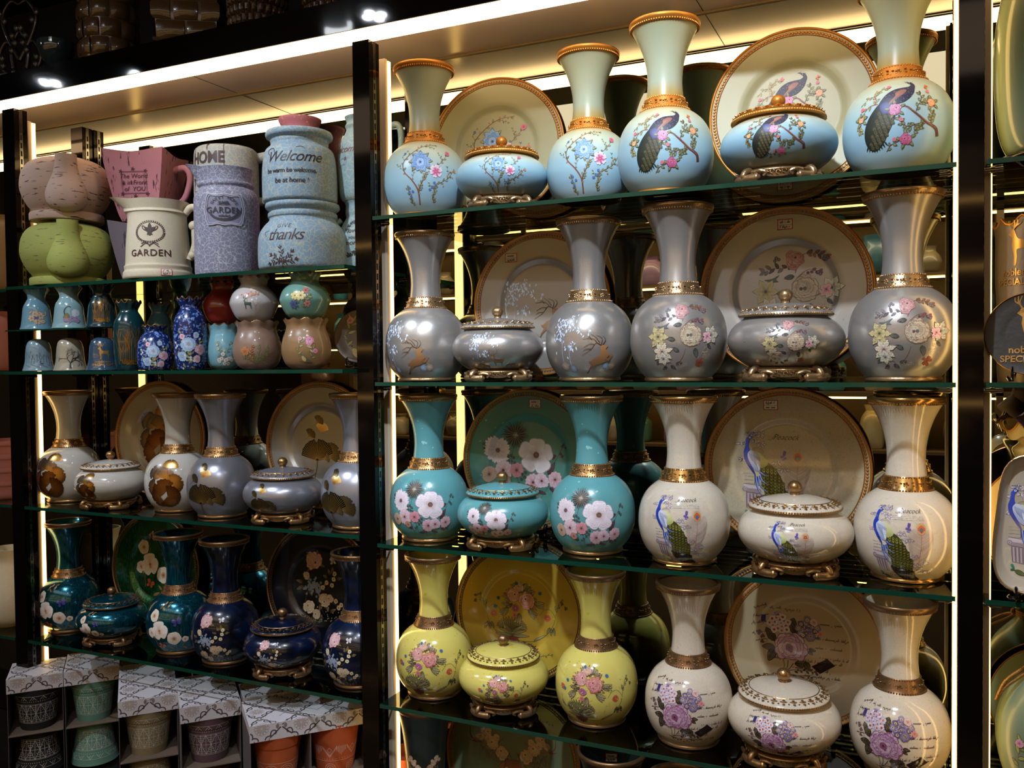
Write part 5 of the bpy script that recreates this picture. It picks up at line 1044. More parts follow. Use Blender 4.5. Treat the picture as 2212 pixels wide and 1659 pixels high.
def square_pot(px, Y, zb, H, hb, ht, m, label, art=None, turn=.3, handle=True):
    p = at(px, 450, Y); t = thing('square_pot', (p.x, Y, zb+EPS), label, 'pot', turn); mb = MB()
    half = lambda z: hb+(ht-hb)*(z/H)**.75
    sq = lambda r, z, a: (r/max(abs(math.cos(a)), abs(math.sin(a)))*(.985 if abs(abs(math.cos(a))-abs(math.sin(a))) < .1 else 1), z+(.012*(max(0, z/H-.9)/.1)*(1-abs(math.cos(2*a)))))
    pr = [(half(H*k/14), H*k/14) for k in range(15)]; mb.lathe(pr+[(ht-.006, H), (half(H*.5)-.006, H*.5), (0, H*.5)], 96, fn=sq, cap=True)
    if art: mb.art(cached('tx'+art, lambda: art_text(art)), lambda u, v, d: (u, -(half(min(H, max(0, v+H*.55)))+d), v+H*.55), .0108)
    mb.obj('body', [m, PRINT], t)
    if handle: hb2 = MB(); hb2.tube([(half(H*.8)-.004, 0, H*.8), (half(H*.8)+.035, 0, H*.83), (half(H*.8)+.05, 0, H*.66), (half(H*.45)+.04, 0, H*.35), (half(H*.25), 0, H*.25)], .011, .009, 12, 0, 6); hb2.obj('handle', m, t)
    return t
square_pot(318, .19, a0, .19, .05, .088, LILAC, 'lilac grey distressed square pot beneath the rose one, behind the cream GARDEN pitcher', None, .35, False)
square_pot(318, .165, a0+.196, .205, .055, .097, ROSE, 'rose pink distressed square pot with handle, lettered The World is in Front of YOU', 'world', .38)
def pitcher(name, px, Y, zb, prof, m, label, lip=0.0, liph=0, la=-1.2, turn=None, hand=None, art=None, asc=.01, zref=None, th=0, o=0, cat='pitcher', fancy=False):
    H = prof[-1][1]
    def fn(r, z, a):
        d = (a-la+PI) % (2*PI)-PI; k = math.exp(-(d/.28)**2)*max(0, (z/H-.8)/.2)**1.4
        return (r+lip*k, z+liph*k)
    t = lathe_thing(name, px, Y, zb, prof, m, label, cat, turn, fn, 96, art, asc, zref, th, o)
    if hand:
        mb = MB(); pts, r0, r1, ha = hand; M = Matrix.Rotation(ha, 4, 'Z'); mb.tube([M@Vector((x, 0, z)) for x, z in pts], r0, r1, 14, 0, 6)
        if fancy:
            for x, z, r in fancy: mb.ball(M@Vector((x, 0, z)), r, 0, 14)
        mb.obj('handle', m, t)
    return t
R1 = rad(344, 145, .085)
pr = smooth_prof([(R1*1.0, 0), (R1*1.04, .006), (R1*1.03, .02), (R1*.99, .026), (R1*1.0, .038), (R1*.96, .045), (R1*.93, .1), (R1*.88, .16), (R1*.865, .188), (R1*.90, .194), (R1*.865, .2), (R1*.87, .205), (R1*.95, .228)], 4)
t = pitcher('garden_pitcher', 341, .045, a0, pr, CREAMC, 'cream pitcher with a wreath emblem and GARDEN lettering, a price sticker at its foot', .04, .006, -PI/2+.15, None, ([(R1*.9, .196), (R1*1.1, .212), (R1*1.42, .205), (R1*1.4, .175), (R1*1.2, .15), (R1*1.18, .1), (R1*1.0, .06)], .011, .0095, -.45), 'garden', .0115, .11, -.12, -.012, fancy=[(R1*1.16, .158, .015), (R1*1.28, .172, .011), (R1*1.1, .072, .013), (R1*1.22, .085, .011)])
t['label'] = 'cream pitcher with a wreath emblem and GARDEN lettering, a price sticker at its foot'; t.name = 'pitcher'
link('price_sticker', sticker_mesh(.028, .02, (.028, -.087), lathe_surf(pr, .1, -.1), 3), t)['label'] = 'small price sticker with a red border'
R2 = rad(492, 140, .1)
pr = smooth_prof([(R2*.9, 0), (R2*.97, .004), (R2, .015), (R2, .1), (R2, .2), (R2*.98, .225), (R2*.86, .245), (R2*.80, .25), (R2*.84, .256), (R2*.84, .262), (R2*.79, .268), (R2*.80, .29), (R2*.84, .305)], 4)
t = pitcher('pitcher', 491, .076, a0, pr, GREYC, 'lavender grey crackled tall jug with a raised scalloped label', .035, .01, -PI/2+.1)
A = Art(); pts = []
for k in range(48):
    a = 2*PI*k/48; rr = 1/max(abs(math.cos(a))/4.6, abs(math.sin(a))/3.6); rr = min(rr, 5.1)*(1+.04*math.cos(8*a)); pts.append(rr*cmath.exp(1j*a))
sf = lathe_surf(pr, .17, -.08)
A.fan(pts, '7f8096'); B = Art(); B.line(pts+[pts[0]], .28, .28, 'a4a6b6', 1); B.line([q*.9 for q in pts+[pts[0]]], .2, .2, 'a4a6b6', 1)
mb = MB(); mb.art(A, sf, .0115, 0, .0012, .0005, o=.0); mb.art(B, sf, .0115, 0, .003, .001); mb.art(art_text('sweet'), sf, .0128, 0, .0036, .0005); mb.obj('label_plaque', [PRINT], t)['label'] = 'raised label with scalloped edge'
R3 = rad(497, 142, .2)
pr = smooth_prof([(R3*.9, 0), (R3, .006), (R3, .1), (R3, .3), (R3*.98, .39), (R3*.9, .405), (R3*.88, .408)], 4)
pitcher('mug', 492, .22, a0, pr, HOMEC, 'tall misty blue crackled mug with HOME lettering behind the grey jug', 0, 0, 0, None, ([(R3*.97, .385), (R3*1.45, .39), (R3*1.55, .34), (R3*1.45, .27), (R3*.97, .25)], .016, .014, -.1), 'home', .0145, .345, -.62, 0, 'mug')
R4 = rad(655, 192, .105); hl = .186
pr = smooth_prof([(R4*.86, 0), (R4*.95, .006), (R4, .02), (R4*1.0, .08), (R4*.96, .105), (R4*.86, .125), (R4*.76, .138), (R4*.74, .146), (R4*.77, .15), (R4*.77, .16), (R4*.72, .165), (R4*.80, .172), (R4*.83, .178), (R4*.82, .186)], 4)
lathe_thing('canister', 655, .09, a0, pr, BLUEC, 'light blue crackled canister lettered GIVE thanks, beneath the Welcome canister', 'canister', art='thanks', asc=.0135, zref=.075, th=-.42, o=.0)
R5 = rad(650, 160, .105)
pr = smooth_prof([(R5*.86, 0), (R5*.97, .006), (R5, .02), (R5*1.0, .085), (R5*.96, .125), (R5*.9, .145), (R5*.8, .155), (R5*.76, .162), (R5*.77, .168), (R5*.78, .175), (R5*.88, .181), (R5*.9, .19), (R5*.87, .197)], 4)
lathe_thing('canister', 650, .09, a0+hl+.001, pr, BLUEC, 'light blue crackled canister lettered Welcome, stacked on the GIVE thanks canister', 'canister', art='welcome', asc=.0135, zref=.09, th=-.28, o=.002)
R6 = rad(656, 92, .22)
pitcher('jar', 652, .235, a0, smooth_prof([(R6*.8, 0), (R6, .02), (R6*1.05, .2), (R6*1.05, .365), (R6*.85, .418), (R6*.86, .443), (R6*1.0, .463), (R6*1.02, .470)], 4), matt('pinkjar', 'a86a7c', scratch=('c8948c', 60, (2, 2, 2), .62)), 'rose pink jar with a scalloped rim rising behind the Welcome canister', 0, 0, 0, None, ([(R6, .41), (R6*1.35, .40), (R6*1.4, .36), (R6*1.0, .33)], .007, .006, .2), cat='jar')
R7 = rad(790, 112, .17)
pr = smooth_prof([(R7*.85, 0), (R7, .02), (R7*1.02, .09), (R7*.9, .13), (R7*.72, .155), (R7*.74, .17), (R7*.72, .19), (R7*.78, .2)], 4)
pitcher('pitcher', 788, .2, a0, pr, CRK('sea', '7fa0ac', 'a8b4a8'), 'sea blue pitcher lettered love you more, half hidden behind the middle post', 0, 0, 0, None, ([(-R7*.9, .15), (-R7*1.18, .13), (-R7*1.14, .09), (-R7*.95, .06)], .008, .007, 0), 'love', .0085, .1, -.55)
pr = smooth_prof([(R7*.8, 0), (R7*.95, .02), (R7*1.0, .1), (R7*.95, .15), (R7*.7, .19), (R7*.66, .2), (R7*.7, .21), (R7*.64, .22), (R7*.72, .235)], 4)
pitcher('pitcher', 788, .2, a0+.201, pr, CRK('sea', '7fa0ac', 'a8b4a8'), 'sea blue pitcher lettered Welcome, stacked on the love you more pitcher', 0, 0, 0, 0.5, ([(R7*.66, .2), (R7*1.35, .215), (R7*1.5, .17), (R7*1.35, .09), (R7*.97, .06)], .0095, .008, -.1), 'welcome2', .0085, .13, -.85)
# ------------------------------------------------------------------ right neighbour bay (x beyond the right post)
SAGE = glz('sage', '7e8d74', .22, coat=.6)
def far(name, X, Y, z, prof, m, label, cat, fn=None, art=None, asc=.01, zref=0, th=0, finish=PRINT, o=0):
    t = thing(name, (X, Y, z+EPS), label, cat, facing(X, Y)); mb = MB(); mb.lathe([(0, prof[0][1])]+prof+[(prof[-1][0]-.005, prof[-1][1]), (prof[-3][0]-.006, prof[-3][1]-.02), (0, prof[-3][1]-.02)], 96, fn=fn)
    if art: mb.art(cached('sm'+art, lambda: art_small(art)), lathe_surf(prof, zref, th), asc, o=o)
    mb.obj('body', [m, finish], t); return t
t = far('tall_vase', 1.375, .12, SH['r1']+.018, smooth_prof([(.055, 0), (.075, .01), (.09, .06), (.096, .15), (.094, .25), (.08, .33), (.06, .37)], 4), SAGE, 'glossy sage green tall vase on a black base in the upper right corner', 'vase')
MB().lathe(smooth_prof([(.075, -.018), (.085, -.016), (.09, -.008), (.085, .0), (.078, .002)], 3)+[(0, .002)], 72).obj('base', BLACK, t)
wv = lambda r, z, a: (r*(1+.025*max(0, (z-.28)/.03)*math.sin(12*a)), z+.008*max(0, (z-.27)/.04)*math.cos(12*a)) if z > .28 else (r, z)
t = far('canister', 1.385, .15, SH['r2'], smooth_prof([(.09, 0), (.096, .005), (.098, .1), (.098, .16), (.1, .2), (.1, .29), (.102, .312)], 4), glz('ash', '6a6058', .4, .3, bump=(90, .0006)), 'ash grey canister with wavy gold edge and a gold stag, right of the right post', 'canister', wv, 'noble', .02, .235, -.62, PRINTM, .004)
link('gilt_edge', MB().tube([Vector((.1025*(1+.025*math.sin(12*a))*math.sin(a), -.1025*(1+.025*math.sin(12*a))*math.cos(a), .312+.008*math.cos(12*a))) for a in [2*PI*k/96 for k in range(97)]], .0018, .0018, 6, 0, 1).mesh('gilt_edge', GOLDS['orange']), t)
small_plate(2228, 720, 208, .028, 'r2', glz('charcoal', '33312f', .4, .2, bump=(90, .0005)), 'noble', .019, 'round charcoal plate with a gold stag in front of the ash grey canister', 'black easel under the charcoal stag plate', 'orange', facing(1.35), .0+.002j)
# ceramic flower, frilly bowl, gilt plate and tray
t = thing('ceramic_flower', (1.385, .12, SH['r3']+.335), 'dusky pink ceramic magnolia bloom hanging over the frilled cream bowl', 'flower', 0)
mb = MB()
for k in range(9):
    M = Matrix.Translation((0, -.02, .0))@Matrix.Rotation(k*2.4, 4, 'Y')@Matrix.Rotation(.35+.06*k, 4, 'X')
    vs = []
    for i in range(9):
        for j in range(9):
            u, v = i/8, -1+j/4; w = .035*math.sin(PI*min(1, u*.8+.12))*v; vs.append(M@Vector((w, -.02*(v*v)+.012*math.sin(u*3), .078*u)))
    mb.add(vs, [(i*9+j, i*9+j+1, (i+1)*9+j+1, (i+1)*9+j) for i in range(8) for j in range(8)], 0)
mb.obj('petals', glz('petal', '6f5a60', .6), t)
MB().tube([(0, 0, 0), (0, .06, .02), (0, .13, .025), (0, .172, .025)], .006, .006, 8).obj('stalk', BLACK, t)
fr = lambda r, z, a: (r*(1+.05*math.sin(9*a)*max(0, z-.13)/.05), z+.01*math.cos(9*a)*max(0, z-.13)/.05)
CREAMG = glz('butter', 'b8a878', .2, coat=.6)
t = far('frilled_bowl', 1.40, .185, SH['r3']+.14, smooth_prof([(.05, 0), (.055, .01), (.06, .06), (.07, .1), (.082, .13), (.07, .145), (.09, .17), (.1, .18)], 4), CREAMG, 'cream bowl with frilled gold edge beneath the dusky pink flower', 'bowl', fr)
link('gilt_edge', MB().tube([Vector((.1*(1+.05*math.sin(9*a))*math.sin(a), -.1*(1+.05*math.sin(9*a))*math.cos(a), .18+.01*math.cos(9*a))) for a in [2*PI*k/96 for k in range(97)]], .002, .002, 6, 0, 1).mesh('gilt_edge', GOLDS['orange']), t)
MB().lathe([(0, -.139), (.06, -.139), (.05, -.12), (.035, -.06), (.045, 0), (0, .002)], 48).obj('pedestal', BLACK, t)
small_plate(2268, 1130, 320, .075, 'r3', cl('gilt_cream', 'b5a37c', r=.2), None, .01, 'large round cream plate with gold edge behind the peacock tray', 'black easel under the large cream plate', 'orange', .0)
# tray
t = thing('tray', (1.36, .015, SH['r3']+.014), 'white oblong tray with a blue peacock standing at the right edge of the picture', 'tray'); t.rotation_euler = (-.14, 0, facing(1.36, .05))
def trr(a, W, H_, p=4.0): c, s_ = math.cos(a), math.sin(a); k = (abs(c/W)**p+abs(s_/H_)**p)**(-1/p); return (k*c*(1-.1*s_), k*s_)
mb = MB(); vs = []
for (sc_, d) in ((.82, .010), (.86, .008), (.95, -.006), (1, -.012), (1.0, -.006), (.9, .016), (.8, .018)):
    for k in range(72): x, z = trr(2*PI*k/72, .082, .13); vs.append((x*sc_, d, z*sc_+.13))
fs = [(i*72+k, i*72+(k+1) % 72, (i+1)*72+(k+1) % 72, (i+1)*72+k) for i in range(6) for k in range(72)]+[tuple(range(71, -1, -1)), tuple(6*72+k for k in range(72))]
mb.add(vs, fs, 0); mb.art(cached('artpb', art_peacock_blue), lambda u, v, d: (u, .0098-d, v+.13), .0105, o=.008)
mb.obj('body', [glz('tray', 'b4a896', .18, coat=.6), PRINTG], t)
mb = MB(); mb.tube([(x*1.0, -.012, z+.13) for x, z in (trr(2*PI*k/72, .082, .13) for k in range(73))], .0022, .0022, 8, 0, 1); mb.tube([(-.03, -.008, .262), (-.015, -.012, .274), (0, -.012, .264), (.015, -.012, .274), (.03, -.008, .262)], .0045, .003, 10); mb.obj('gilt_edge', GOLDS['pale'], t)
e = thing('plate_easel', (1.36, .016, SH['r3']+EPS), 'black easel under the white peacock tray', 'plate stand', facing(1.36, .05)); e.scale = (.7, .9, .8); grow(easel_recipe(), e)
sg = smooth_prof([(.05, 0), (.07, .006), (.092, .05), (.104, .11), (.1, .17), (.08, .215), (.05, .25), (.036, .268), (.033, .278), (.036, .29), (.048, .305), (.05, .31)], 4)
SAGM = glz('sage_matte', '78876c', .35, coat=.2)
def roped(X, Y, z, label):
    t = far('rope_vase', X, Y, z, sg, SAGM, label, 'vase', None, 'peonybird', .016, .09, -.15, PRINT, -.02)
    mb = MB()
    for k in range(3): mb.tube([Vector((.0365*math.sin(a), -.0365*math.cos(a), .272+.005*k+.002*math.sin(a))) for a in [2*PI*j/24 for j in range(25)]], .003, .003, 8, 0, 1)
    for s_ in (0, .012): mb.tube([(-.037, -.005, .272), (-.055, -.03, .25+s_), (-.085, -.05, .225+s_), (-.1, -.06, .2)], .003, .003, 8)
    mb.ball((-.04, -.008, .276), .008, 0, 10); mb.obj('gold_rope', mat('gold_rope', '9a6a28', .5, .4, bump=(400, .002)), t)
    link('gilt_lip', MB().lathe([(.0485, .306), (.0515, .3115), (.048, .313)], 72).mesh('gilt_lip', GOLDS['orange']), t); return t
roped(1.39, .115, SH['r4']-.0, 'matte sage vase with gold rope tied at its neck in the lower right corner')
small_plate(2280, 1480, 300, .245, 'r4', glz('sageplate', '6f7a5c', .3, coat=.3), None, .01, 'sage green plate with gold edge behind the rope-tied vase', 'black easel under the sage green plate', 'orange', .0)
# ------------------------------------------------------------------ below the lowest right shelf
DG = glz('darkpot', '232c2a', .35, coat=.2)
def dark_pot(px, w, Y, label, H=.38):
    R = rad(px, w, Y); p = at(px, 1560, Y); pr = smooth_prof([(R*.55, 0), (R*.62, .01), (R*.66, .1), (R*.7, .2), (R*.82, .3), (R*.97, H-.012)], 4)
    t = thing('flared_vase', (p.x, Y, SH['r5']+EPS), label, 'vase', facing(p.x, Y)); mb = MB(); mb.lathe(pr+[(R*.93, H-.004), (R*.86, H-.03), (R*.7, H-.1), (0, H-.1)], 72); mb.art(cached('artdh', art_deerhead), lathe_surf(pr, H*.62, -.1), .0045); mb.obj('body', [DG, PRINT], t)
    link('rim', MB().lathe(smooth_prof([(R*.96, H-.016), (R*1.03, H-.006), (R*1.0, H+.001), (R*.93, H), (R*.9, H-.01)], 3), 72).mesh('rim', GOLDS['old']), t)
    s_ = sticker_mesh(.03, .022, (0, 0), lambda u, v, d: (u, R*.78-d, H-.05+v), 4); link('price_sticker', s_, t)['label'] = 'price sticker inside the mouth'; return t
dark_pot(918, 120, .135, 'dark green flared vase under the first yellow vase, price sticker inside its mouth', .378)
dark_pot(1320, 150, .12, 'dark green flared vase with a deer head under the second yellow vase', .352)
dark_pot(1470, 150, .1, 'dark green flared vase beneath the white letter vase, sticker in its mouth', .325)

# ------------------------------------------------------------------ what shows beyond the left post
for k in range(4): lathe_thing('pot', 2, .12, -.397+.045*k, smooth_prof([(.07, 0), (.078, .01), (.08, .04), (.083, .046), (.083, .06)], 3), matt('salmon', 'a0625a'), 'salmon pink pot in a nested stack beyond the left post, %s' % ('lowest', 'second from below', 'third from below', 'topmost')[k], 'pot')
lathe_thing('jug', 0, .1, -.828, smooth_prof([(.05, 0), (.075, .03), (.08, .1), (.06, .18), (.05, .22), (.06, .26)], 4), CREAMC, 'cream jug beyond the left post on the lowest glass shelf', 'jug')
lathe_thing('jar', 2, .12, .034, smooth_prof([(.06, 0), (.075, .02), (.075, .16), (.06, .19), (.065, .2)], 4), matt('salmon', 'a0625a'), 'salmon pink jar beyond the left post beside the small bell vases', 'jar')
lathe_thing('jar', 0, .12, .298, smooth_prof([(.06, 0), (.08, .03), (.08, .2), (.06, .24), (.065, .26)], 4), matt('sandy', '8a7050'), 'sandy brown jar beyond the left post on the rustic ware level', 'jar')
# ------------------------------------------------------------------ cartons of flower pots in front of the lowest shelf
CARD = mat('cardboard', '6a5a4c', .85); CARDP = mat('carton_white', 'c4bfc4', .5); KRAFT = mat('carton_side', '5a5254', .7)
TILE = tile_motif(); ZT, ZF = -.92, -.965
POTC = {'black': ('15151a', 'band'), 'mint': ('5f8a7a', 'band'), 'cream': ('8a7c5c', 'band'), 'mauve': ('5c444c', 'band'), 'orange': ('b4562c', 'arc'), 'terracotta': ('b0512a', 'tribal')}
def pot_mesh(colr):
    c, k = POTC[colr]; pr = smooth_prof([(.044, 0), (.046, .003), (.0575, .088), (.0585, .09), (.060, .0925), (.0645, .118), (.0655, .12)], 3) if k != 'tribal' else smooth_prof([(.046, 0), (.048, .003), (.064, .118), (.065, .12)], 3)
    mb = MB(); mb.lathe([(0, 0)]+pr+[(.061, .121), (.056, .1), (0, .1)], 64); A = cached('pt'+k, lambda: art_pot(k)); mb.art(A, lathe_surf(pr, .055, 0), .0098, off=.0003, thick=.0002, edge=.004)
    return mb.mesh('body', [glz('pot_'+colr, c, .8), PRINT])
def carton(fx, fy, w, depth, ang, cols, label, tail):
    a = math.radians(ang); e = Vector((math.cos(a), math.sin(a), 0)); b = Vector((-math.sin(a), math.cos(a), 0))
    t = thing('flower_pot_carton', (fx, fy, -1.26), label, 'carton', a); h = ZT+1.26; hf = ZF+1.26
    lid = MB(); lid.box(0, w, 0, depth, h-.0025, h); lid.box(-.0012, w+.0012, -.0015, .0, hf, h); lid.box(-.0015, 0, 0, depth, hf+.02, h)
    A = Art(); nx, ny = int(w/.105)+2, int((depth+.05)/.105)+2
    for i in range(nx):
        for j in range(ny): A.put(TILE, lambda q, i=i, j=j: q*.0175+complex(i*.105+.03, j*.105-.01)); A.z = 1 if False else A.z
    keep = [(p, c, z) for (p, c, z) in A.t if all(-.0005 < q.real < w+.0005 and -.0445 < q.imag < depth for q in p)]; A.t = keep
    lid.art(A, lambda u, v, d: (u, v, h+d) if v >= 0 else (u, -.0015-d, h+v), 1, 1, .0002, .0003, edge=.05); lid.obj('lid', [CARDP, PRINT], t)
    box = MB(); n = max(1, len(cols)); cw = w/n
    for k in range(n+1): x = k*cw; box.box(max(0, x-.0015), min(w, x+.0015), .001, depth, 0, hf+.015 if k in (0, n) else hf+.02)
    box.box(0, w, depth-.003, depth, 0, h-.003); box.box(0, w, .001, depth, 0, .003); box.obj('walls', KRAFT, t)
    for k, cc in enumerate(cols):
        tr = MB(); z1 = h-.178; tr.box(k*cw+.002, (k+1)*cw-.002, -.004, depth-.004, z1-.003, z1); tr.obj('divider', CARD, t)
        me = cached('pot'+cc, lambda: pot_mesh(cc)); X = k*cw+cw/2; s_ = min(1.1, (cw-.008)/.131)
        for lev, inv in ((0, False), (1, True)):
            P0 = t.location+e*X+b*(.07); z = -1.26+z1+.0006 if lev == 0 else -1.26+z1-.0036
            nm = thing('flower_pot', (P0.x, P0.y, z), '%s flower pot %s in the %s' % (cc, 'standing upright' if lev == 0 else 'turned upside down', tail[k]), 'flower pot', a+.3, 'flower pots in the cartons', s_)
            if inv: nm.rotation_euler = (PI, 0, a+.3+PI)
            if lev == 1: nm.location.z = -1.26+z1-.0042
            o = link('body', me, nm)
    return t
carton(-1.416, -.098, .155, .165, 48, ['black'], 'printed carton at the far left holding black flower pots', ['leftmost carton'])
carton(-1.309, .020, .160, .19, 48, ['mint'], 'printed carton of mint green flower pots, second from the left', ['second carton'])
carton(-.946, -.089, .160, .33, 48, ['cream'], 'printed carton of cream flower pots, third from the left', ['third carton'])
carton(-.746, -.051, .1625, .26, 48, ['mauve'], 'printed carton of mauve flower pots, fourth from the left', ['fourth carton'])
carton(-.477, -.072, .320, .19, 48, ['orange', 'terracotta'], 'wide printed carton of orange flower pots beside the middle post', ['left half of the wide carton', 'right half of the wide carton'])
carton(-.632, .078, .15, .125, 48, [], 'closed printed carton behind the mauve pot carton, under the navy vases', [])
def loose_pot(x, y, z, inv, label):
    nm = thing('flower_pot', (x, y, z), label, 'flower pot', .6, None, .86); nm.rotation_euler = (PI, 0, .6+PI) if inv else (0, 0, .6); link('body', cached('pottribal2', lambda: pot_mesh('terracotta')), nm)
loose_pot(-.140, .180, -1.2455+.1045, True, 'orange flower pot turned upside down behind the light strip of the middle post'); loose_pot(-.140, .180, -1.1395, False, 'orange flower pot standing on the upturned one behind the middle light strip')
# ------------------------------------------------------------------ shelving: glass, posts, light strips
def glassmat():
    m = bpy.data.materials.new('shelf_glass'); m.use_nodes = True; N = m.node_tree.nodes; L = m.node_tree.links; N.clear()
    o = N.new('ShaderNodeOutputMaterial'); mx = N.new('ShaderNodeMixShader'); tr = N.new('ShaderNodeBsdfTransparent'); gl = N.new('ShaderNodeBsdfGlossy'); fr = N.new('ShaderNodeFresnel')
    tr.inputs[0].default_value = (.95, .985, .96, 1); gl.inputs['Roughness'].default_value = .0; fr.inputs[0].default_value = 1.5; gl.inputs[0].default_value = (.9, .95, .92, 1)
    L.new(fr.outputs[0], mx.inputs[0]); L.new(tr.outputs[0], mx.inputs[1]); L.new(gl.outputs[0], mx.inputs[2]); L.new(mx.outputs[0], o.inputs[0]); return m
GLASS = glassmat(); EDGE = mat('glass_edge', '0d3a2c', .08, 0, .5); STEEL = mat('steel', '8f8a86', .12, 1); BLKST = mat('black_steel', '2a2624', .06, .9); DARK = mat('slot_dark', '050505', .8)
IVORY = mat('ivory_housing', 'c8b49a', .5); MIRROR = mat('mirror_silvering', 'b4b8a8', 0.0, 1)
WARM = (1.0, .62, .19, 1)
def glow(name, strength, c=WARM):
    m = bpy.data.materials.new(name); m.use_nodes = True; N = m.node_tree.nodes; N.clear(); e = N.new('ShaderNodeEmission'); o = N.new('ShaderNodeOutputMaterial'); e.inputs[0].default_value = c; e.inputs[1].default_value = strength; m.node_tree.links.new(e.outputs[0], o.inputs[0]); return m
LED = glow('warm_light', 5.5); LEDT = glow('warm_light_top', 11, (1, .68, .36, 1))
def glass_shelf(x0, x1, z, label, y0=0, y1=.288, th=.01, br_=True):
    t = thing('glass_shelf', ((x0+x1)/2, 0, z-th), label, 'shelf'); t.location.z = z-th
    w = (x1-x0)/2; mb = MB(); mb.box(-w, w, y0+.002, y1, 0, th); mb.obj('pane', GLASS, t, smooth=False)
    mb = MB(); mb.box(-w, w, y0, y0+.0019, .0002, th-.0002); mb.box(-w-.0001, -w+.001, y0+.002, y1, .0002, th-.0002); mb.box(w-.001, w+.0001, y0+.002, y1, .0002, th-.0002); mb.obj('front_edge', EDGE, t, smooth=False)['label'] = 'dark green polished edge'
    for sx in (-1, 1) if br_ else ():
        for y in (.03, .262):
            br = MB(); M = Matrix.Translation((sx*(w-.012), y, -.006))@Matrix.Rotation(PI/2, 4, 'Y'); br.lathe([(0, -.017), (.0052, -.017), (.0052, .017), (0, .017)], 20, M=M); br.lathe([(.007, -.003), (.007, .003)], 20, M=M); br.obj('bracket', STEEL, t)
    return t
RX0, RX1, LX0, LX1 = -.112, 1.209, -1.447, -.168
for z, nm in ((.42, 'top'), (0, 'second'), (-.413, 'third'), (-.828, 'fourth')): glass_shelf(RX0, RX1, z, 'right bay glass shelf, %s from the top, under %s' % (nm, {'top': 'the pale blue vases', 'second': 'the silver vases', 'third': 'the turquoise and ivory vases', 'fourth': 'the yellow and white vases'}[nm]))
for z, d, yy in ((.298, 'the rustic jugs and canisters', -.045), (.034, 'the small ruffled vases', -.06), (-.397, 'the ginkgo vases', 0), (-.828, 'the teal and navy vases', 0)): glass_shelf(LX0, LX1, z, 'glass shelf of the left bay under '+d, yy)
for z, d in ((.42, 'the tall sage vase'), (0, 'the charcoal stag plate'), (-.413, 'the white peacock tray'), (-.828, 'the rope-tied vase')): glass_shelf(1.260, 1.9, z, 'glass shelf right of the right post under '+d)
for z, d in ((.298, 'highest'), (.034, 'second'), (-.397, 'third'), (-.828, 'lowest')): glass_shelf(-2.3, -1.509, z, 'glass shelf at the far left beyond the left post, '+d)
glass_shelf(-1.44, -1.14, u0, 'small glass sheet carrying the upper row of ruffled vases', -.055, .07, .004, False)
def post(x0, x1, label, zb=-1.3, right=True):
    t = thing('shelf_post', ((x0+x1)/2, 0, zb), label, 'post'); w = (x1-x0)/2; H = .865-zb
    MB().box(-w, w, 0, .046, 0, H).obj('front_column', BLKST, t, smooth=False); MB().box(-w, w, .25, .29, 0, H).obj('rear_column', BLKST, t, smooth=False)
    for sx in ((1, -1) if right else (-1,)):
        mb = MB(); mb.box(min(sx*w, sx*(w+.001)), max(sx*w, sx*(w+.001)), .017, .029, 0, H, 0); mb.box(min(sx*w, sx*(w+.001)), max(sx*w, sx*(w+.001)), .264, .276, 0, H, 0)
        k = .012
        while k < H-.02:
            mb.box(min(sx*(w+.001), sx*(w+.0016)), max(sx*(w+.001), sx*(w+.0016)), 0.0205, .0255, k, k+.016, 1); mb.box(min(sx*(w+.001), sx*(w+.0016)), max(sx*(w+.001), sx*(w+.0016)), .2675, .2725, k, k+.016, 1); k += .0254
        mb.obj('slotted_rail', [STEEL, DARK], t, smooth=False)
    return t
POSTS = ((-1.505, -1.450, 'black steel shelf post at the left side of the picture'), (-.1652, -.1155, 'black steel shelf post between the left bay and the right bay'), (1.2127, 1.2557, 'wide black steel shelf post near the right edge'))
for x0, x1, l in POSTS: post(x0, x1, l, -.9195 if x0 < -1 else -1.3)
def strip(x, s, label, y=.08, top=.842, bot=-1.27):      # s: the side of the post it is on
    t = thing('light_strip', (x, y, bot), label, 'light'); h = top-bot
    MB().box(-.013, .008, 0, .012, 0, h).obj('housing', IVORY, t, smooth=False); MB().box(-.011, .011, .0122, .0235, 0, h-.004).obj('diffuser', LED, t, smooth=False)
strip(-1.477, 1, 'vertical warm light strip on the left post', .063, .842, -.919); strip(-.128, 1, 'vertical warm light strip on the middle post facing the right bay'); 
t = thing('light_strip', (1.206, .012, -1.27), 'vertical warm light strip on the right post', 'light'); MB().box(-.001, .006, .0, .012, 0, 2.13).obj('diffuser', LED, t, smooth=False); MB().box(-.002, .006, .0122, .03, 0, 2.13).obj('housing', IVORY, t, smooth=False)
strip(1.262, 1, 'vertical warm light strip behind the right post facing the next bay', .05)
t = thing('light_strip', (-.4, -.002, .8655), 'long glowing warm light strip along the top front of the shelves', 'light')
MB().box(-2.6, 2.6, 0, .022, 0, .028).obj('diffuser', LEDT, t, smooth=False); MB().box(-2.6, 2.6, 0, .022, .0285, .0303).obj('housing', IVORY, t, smooth=False)
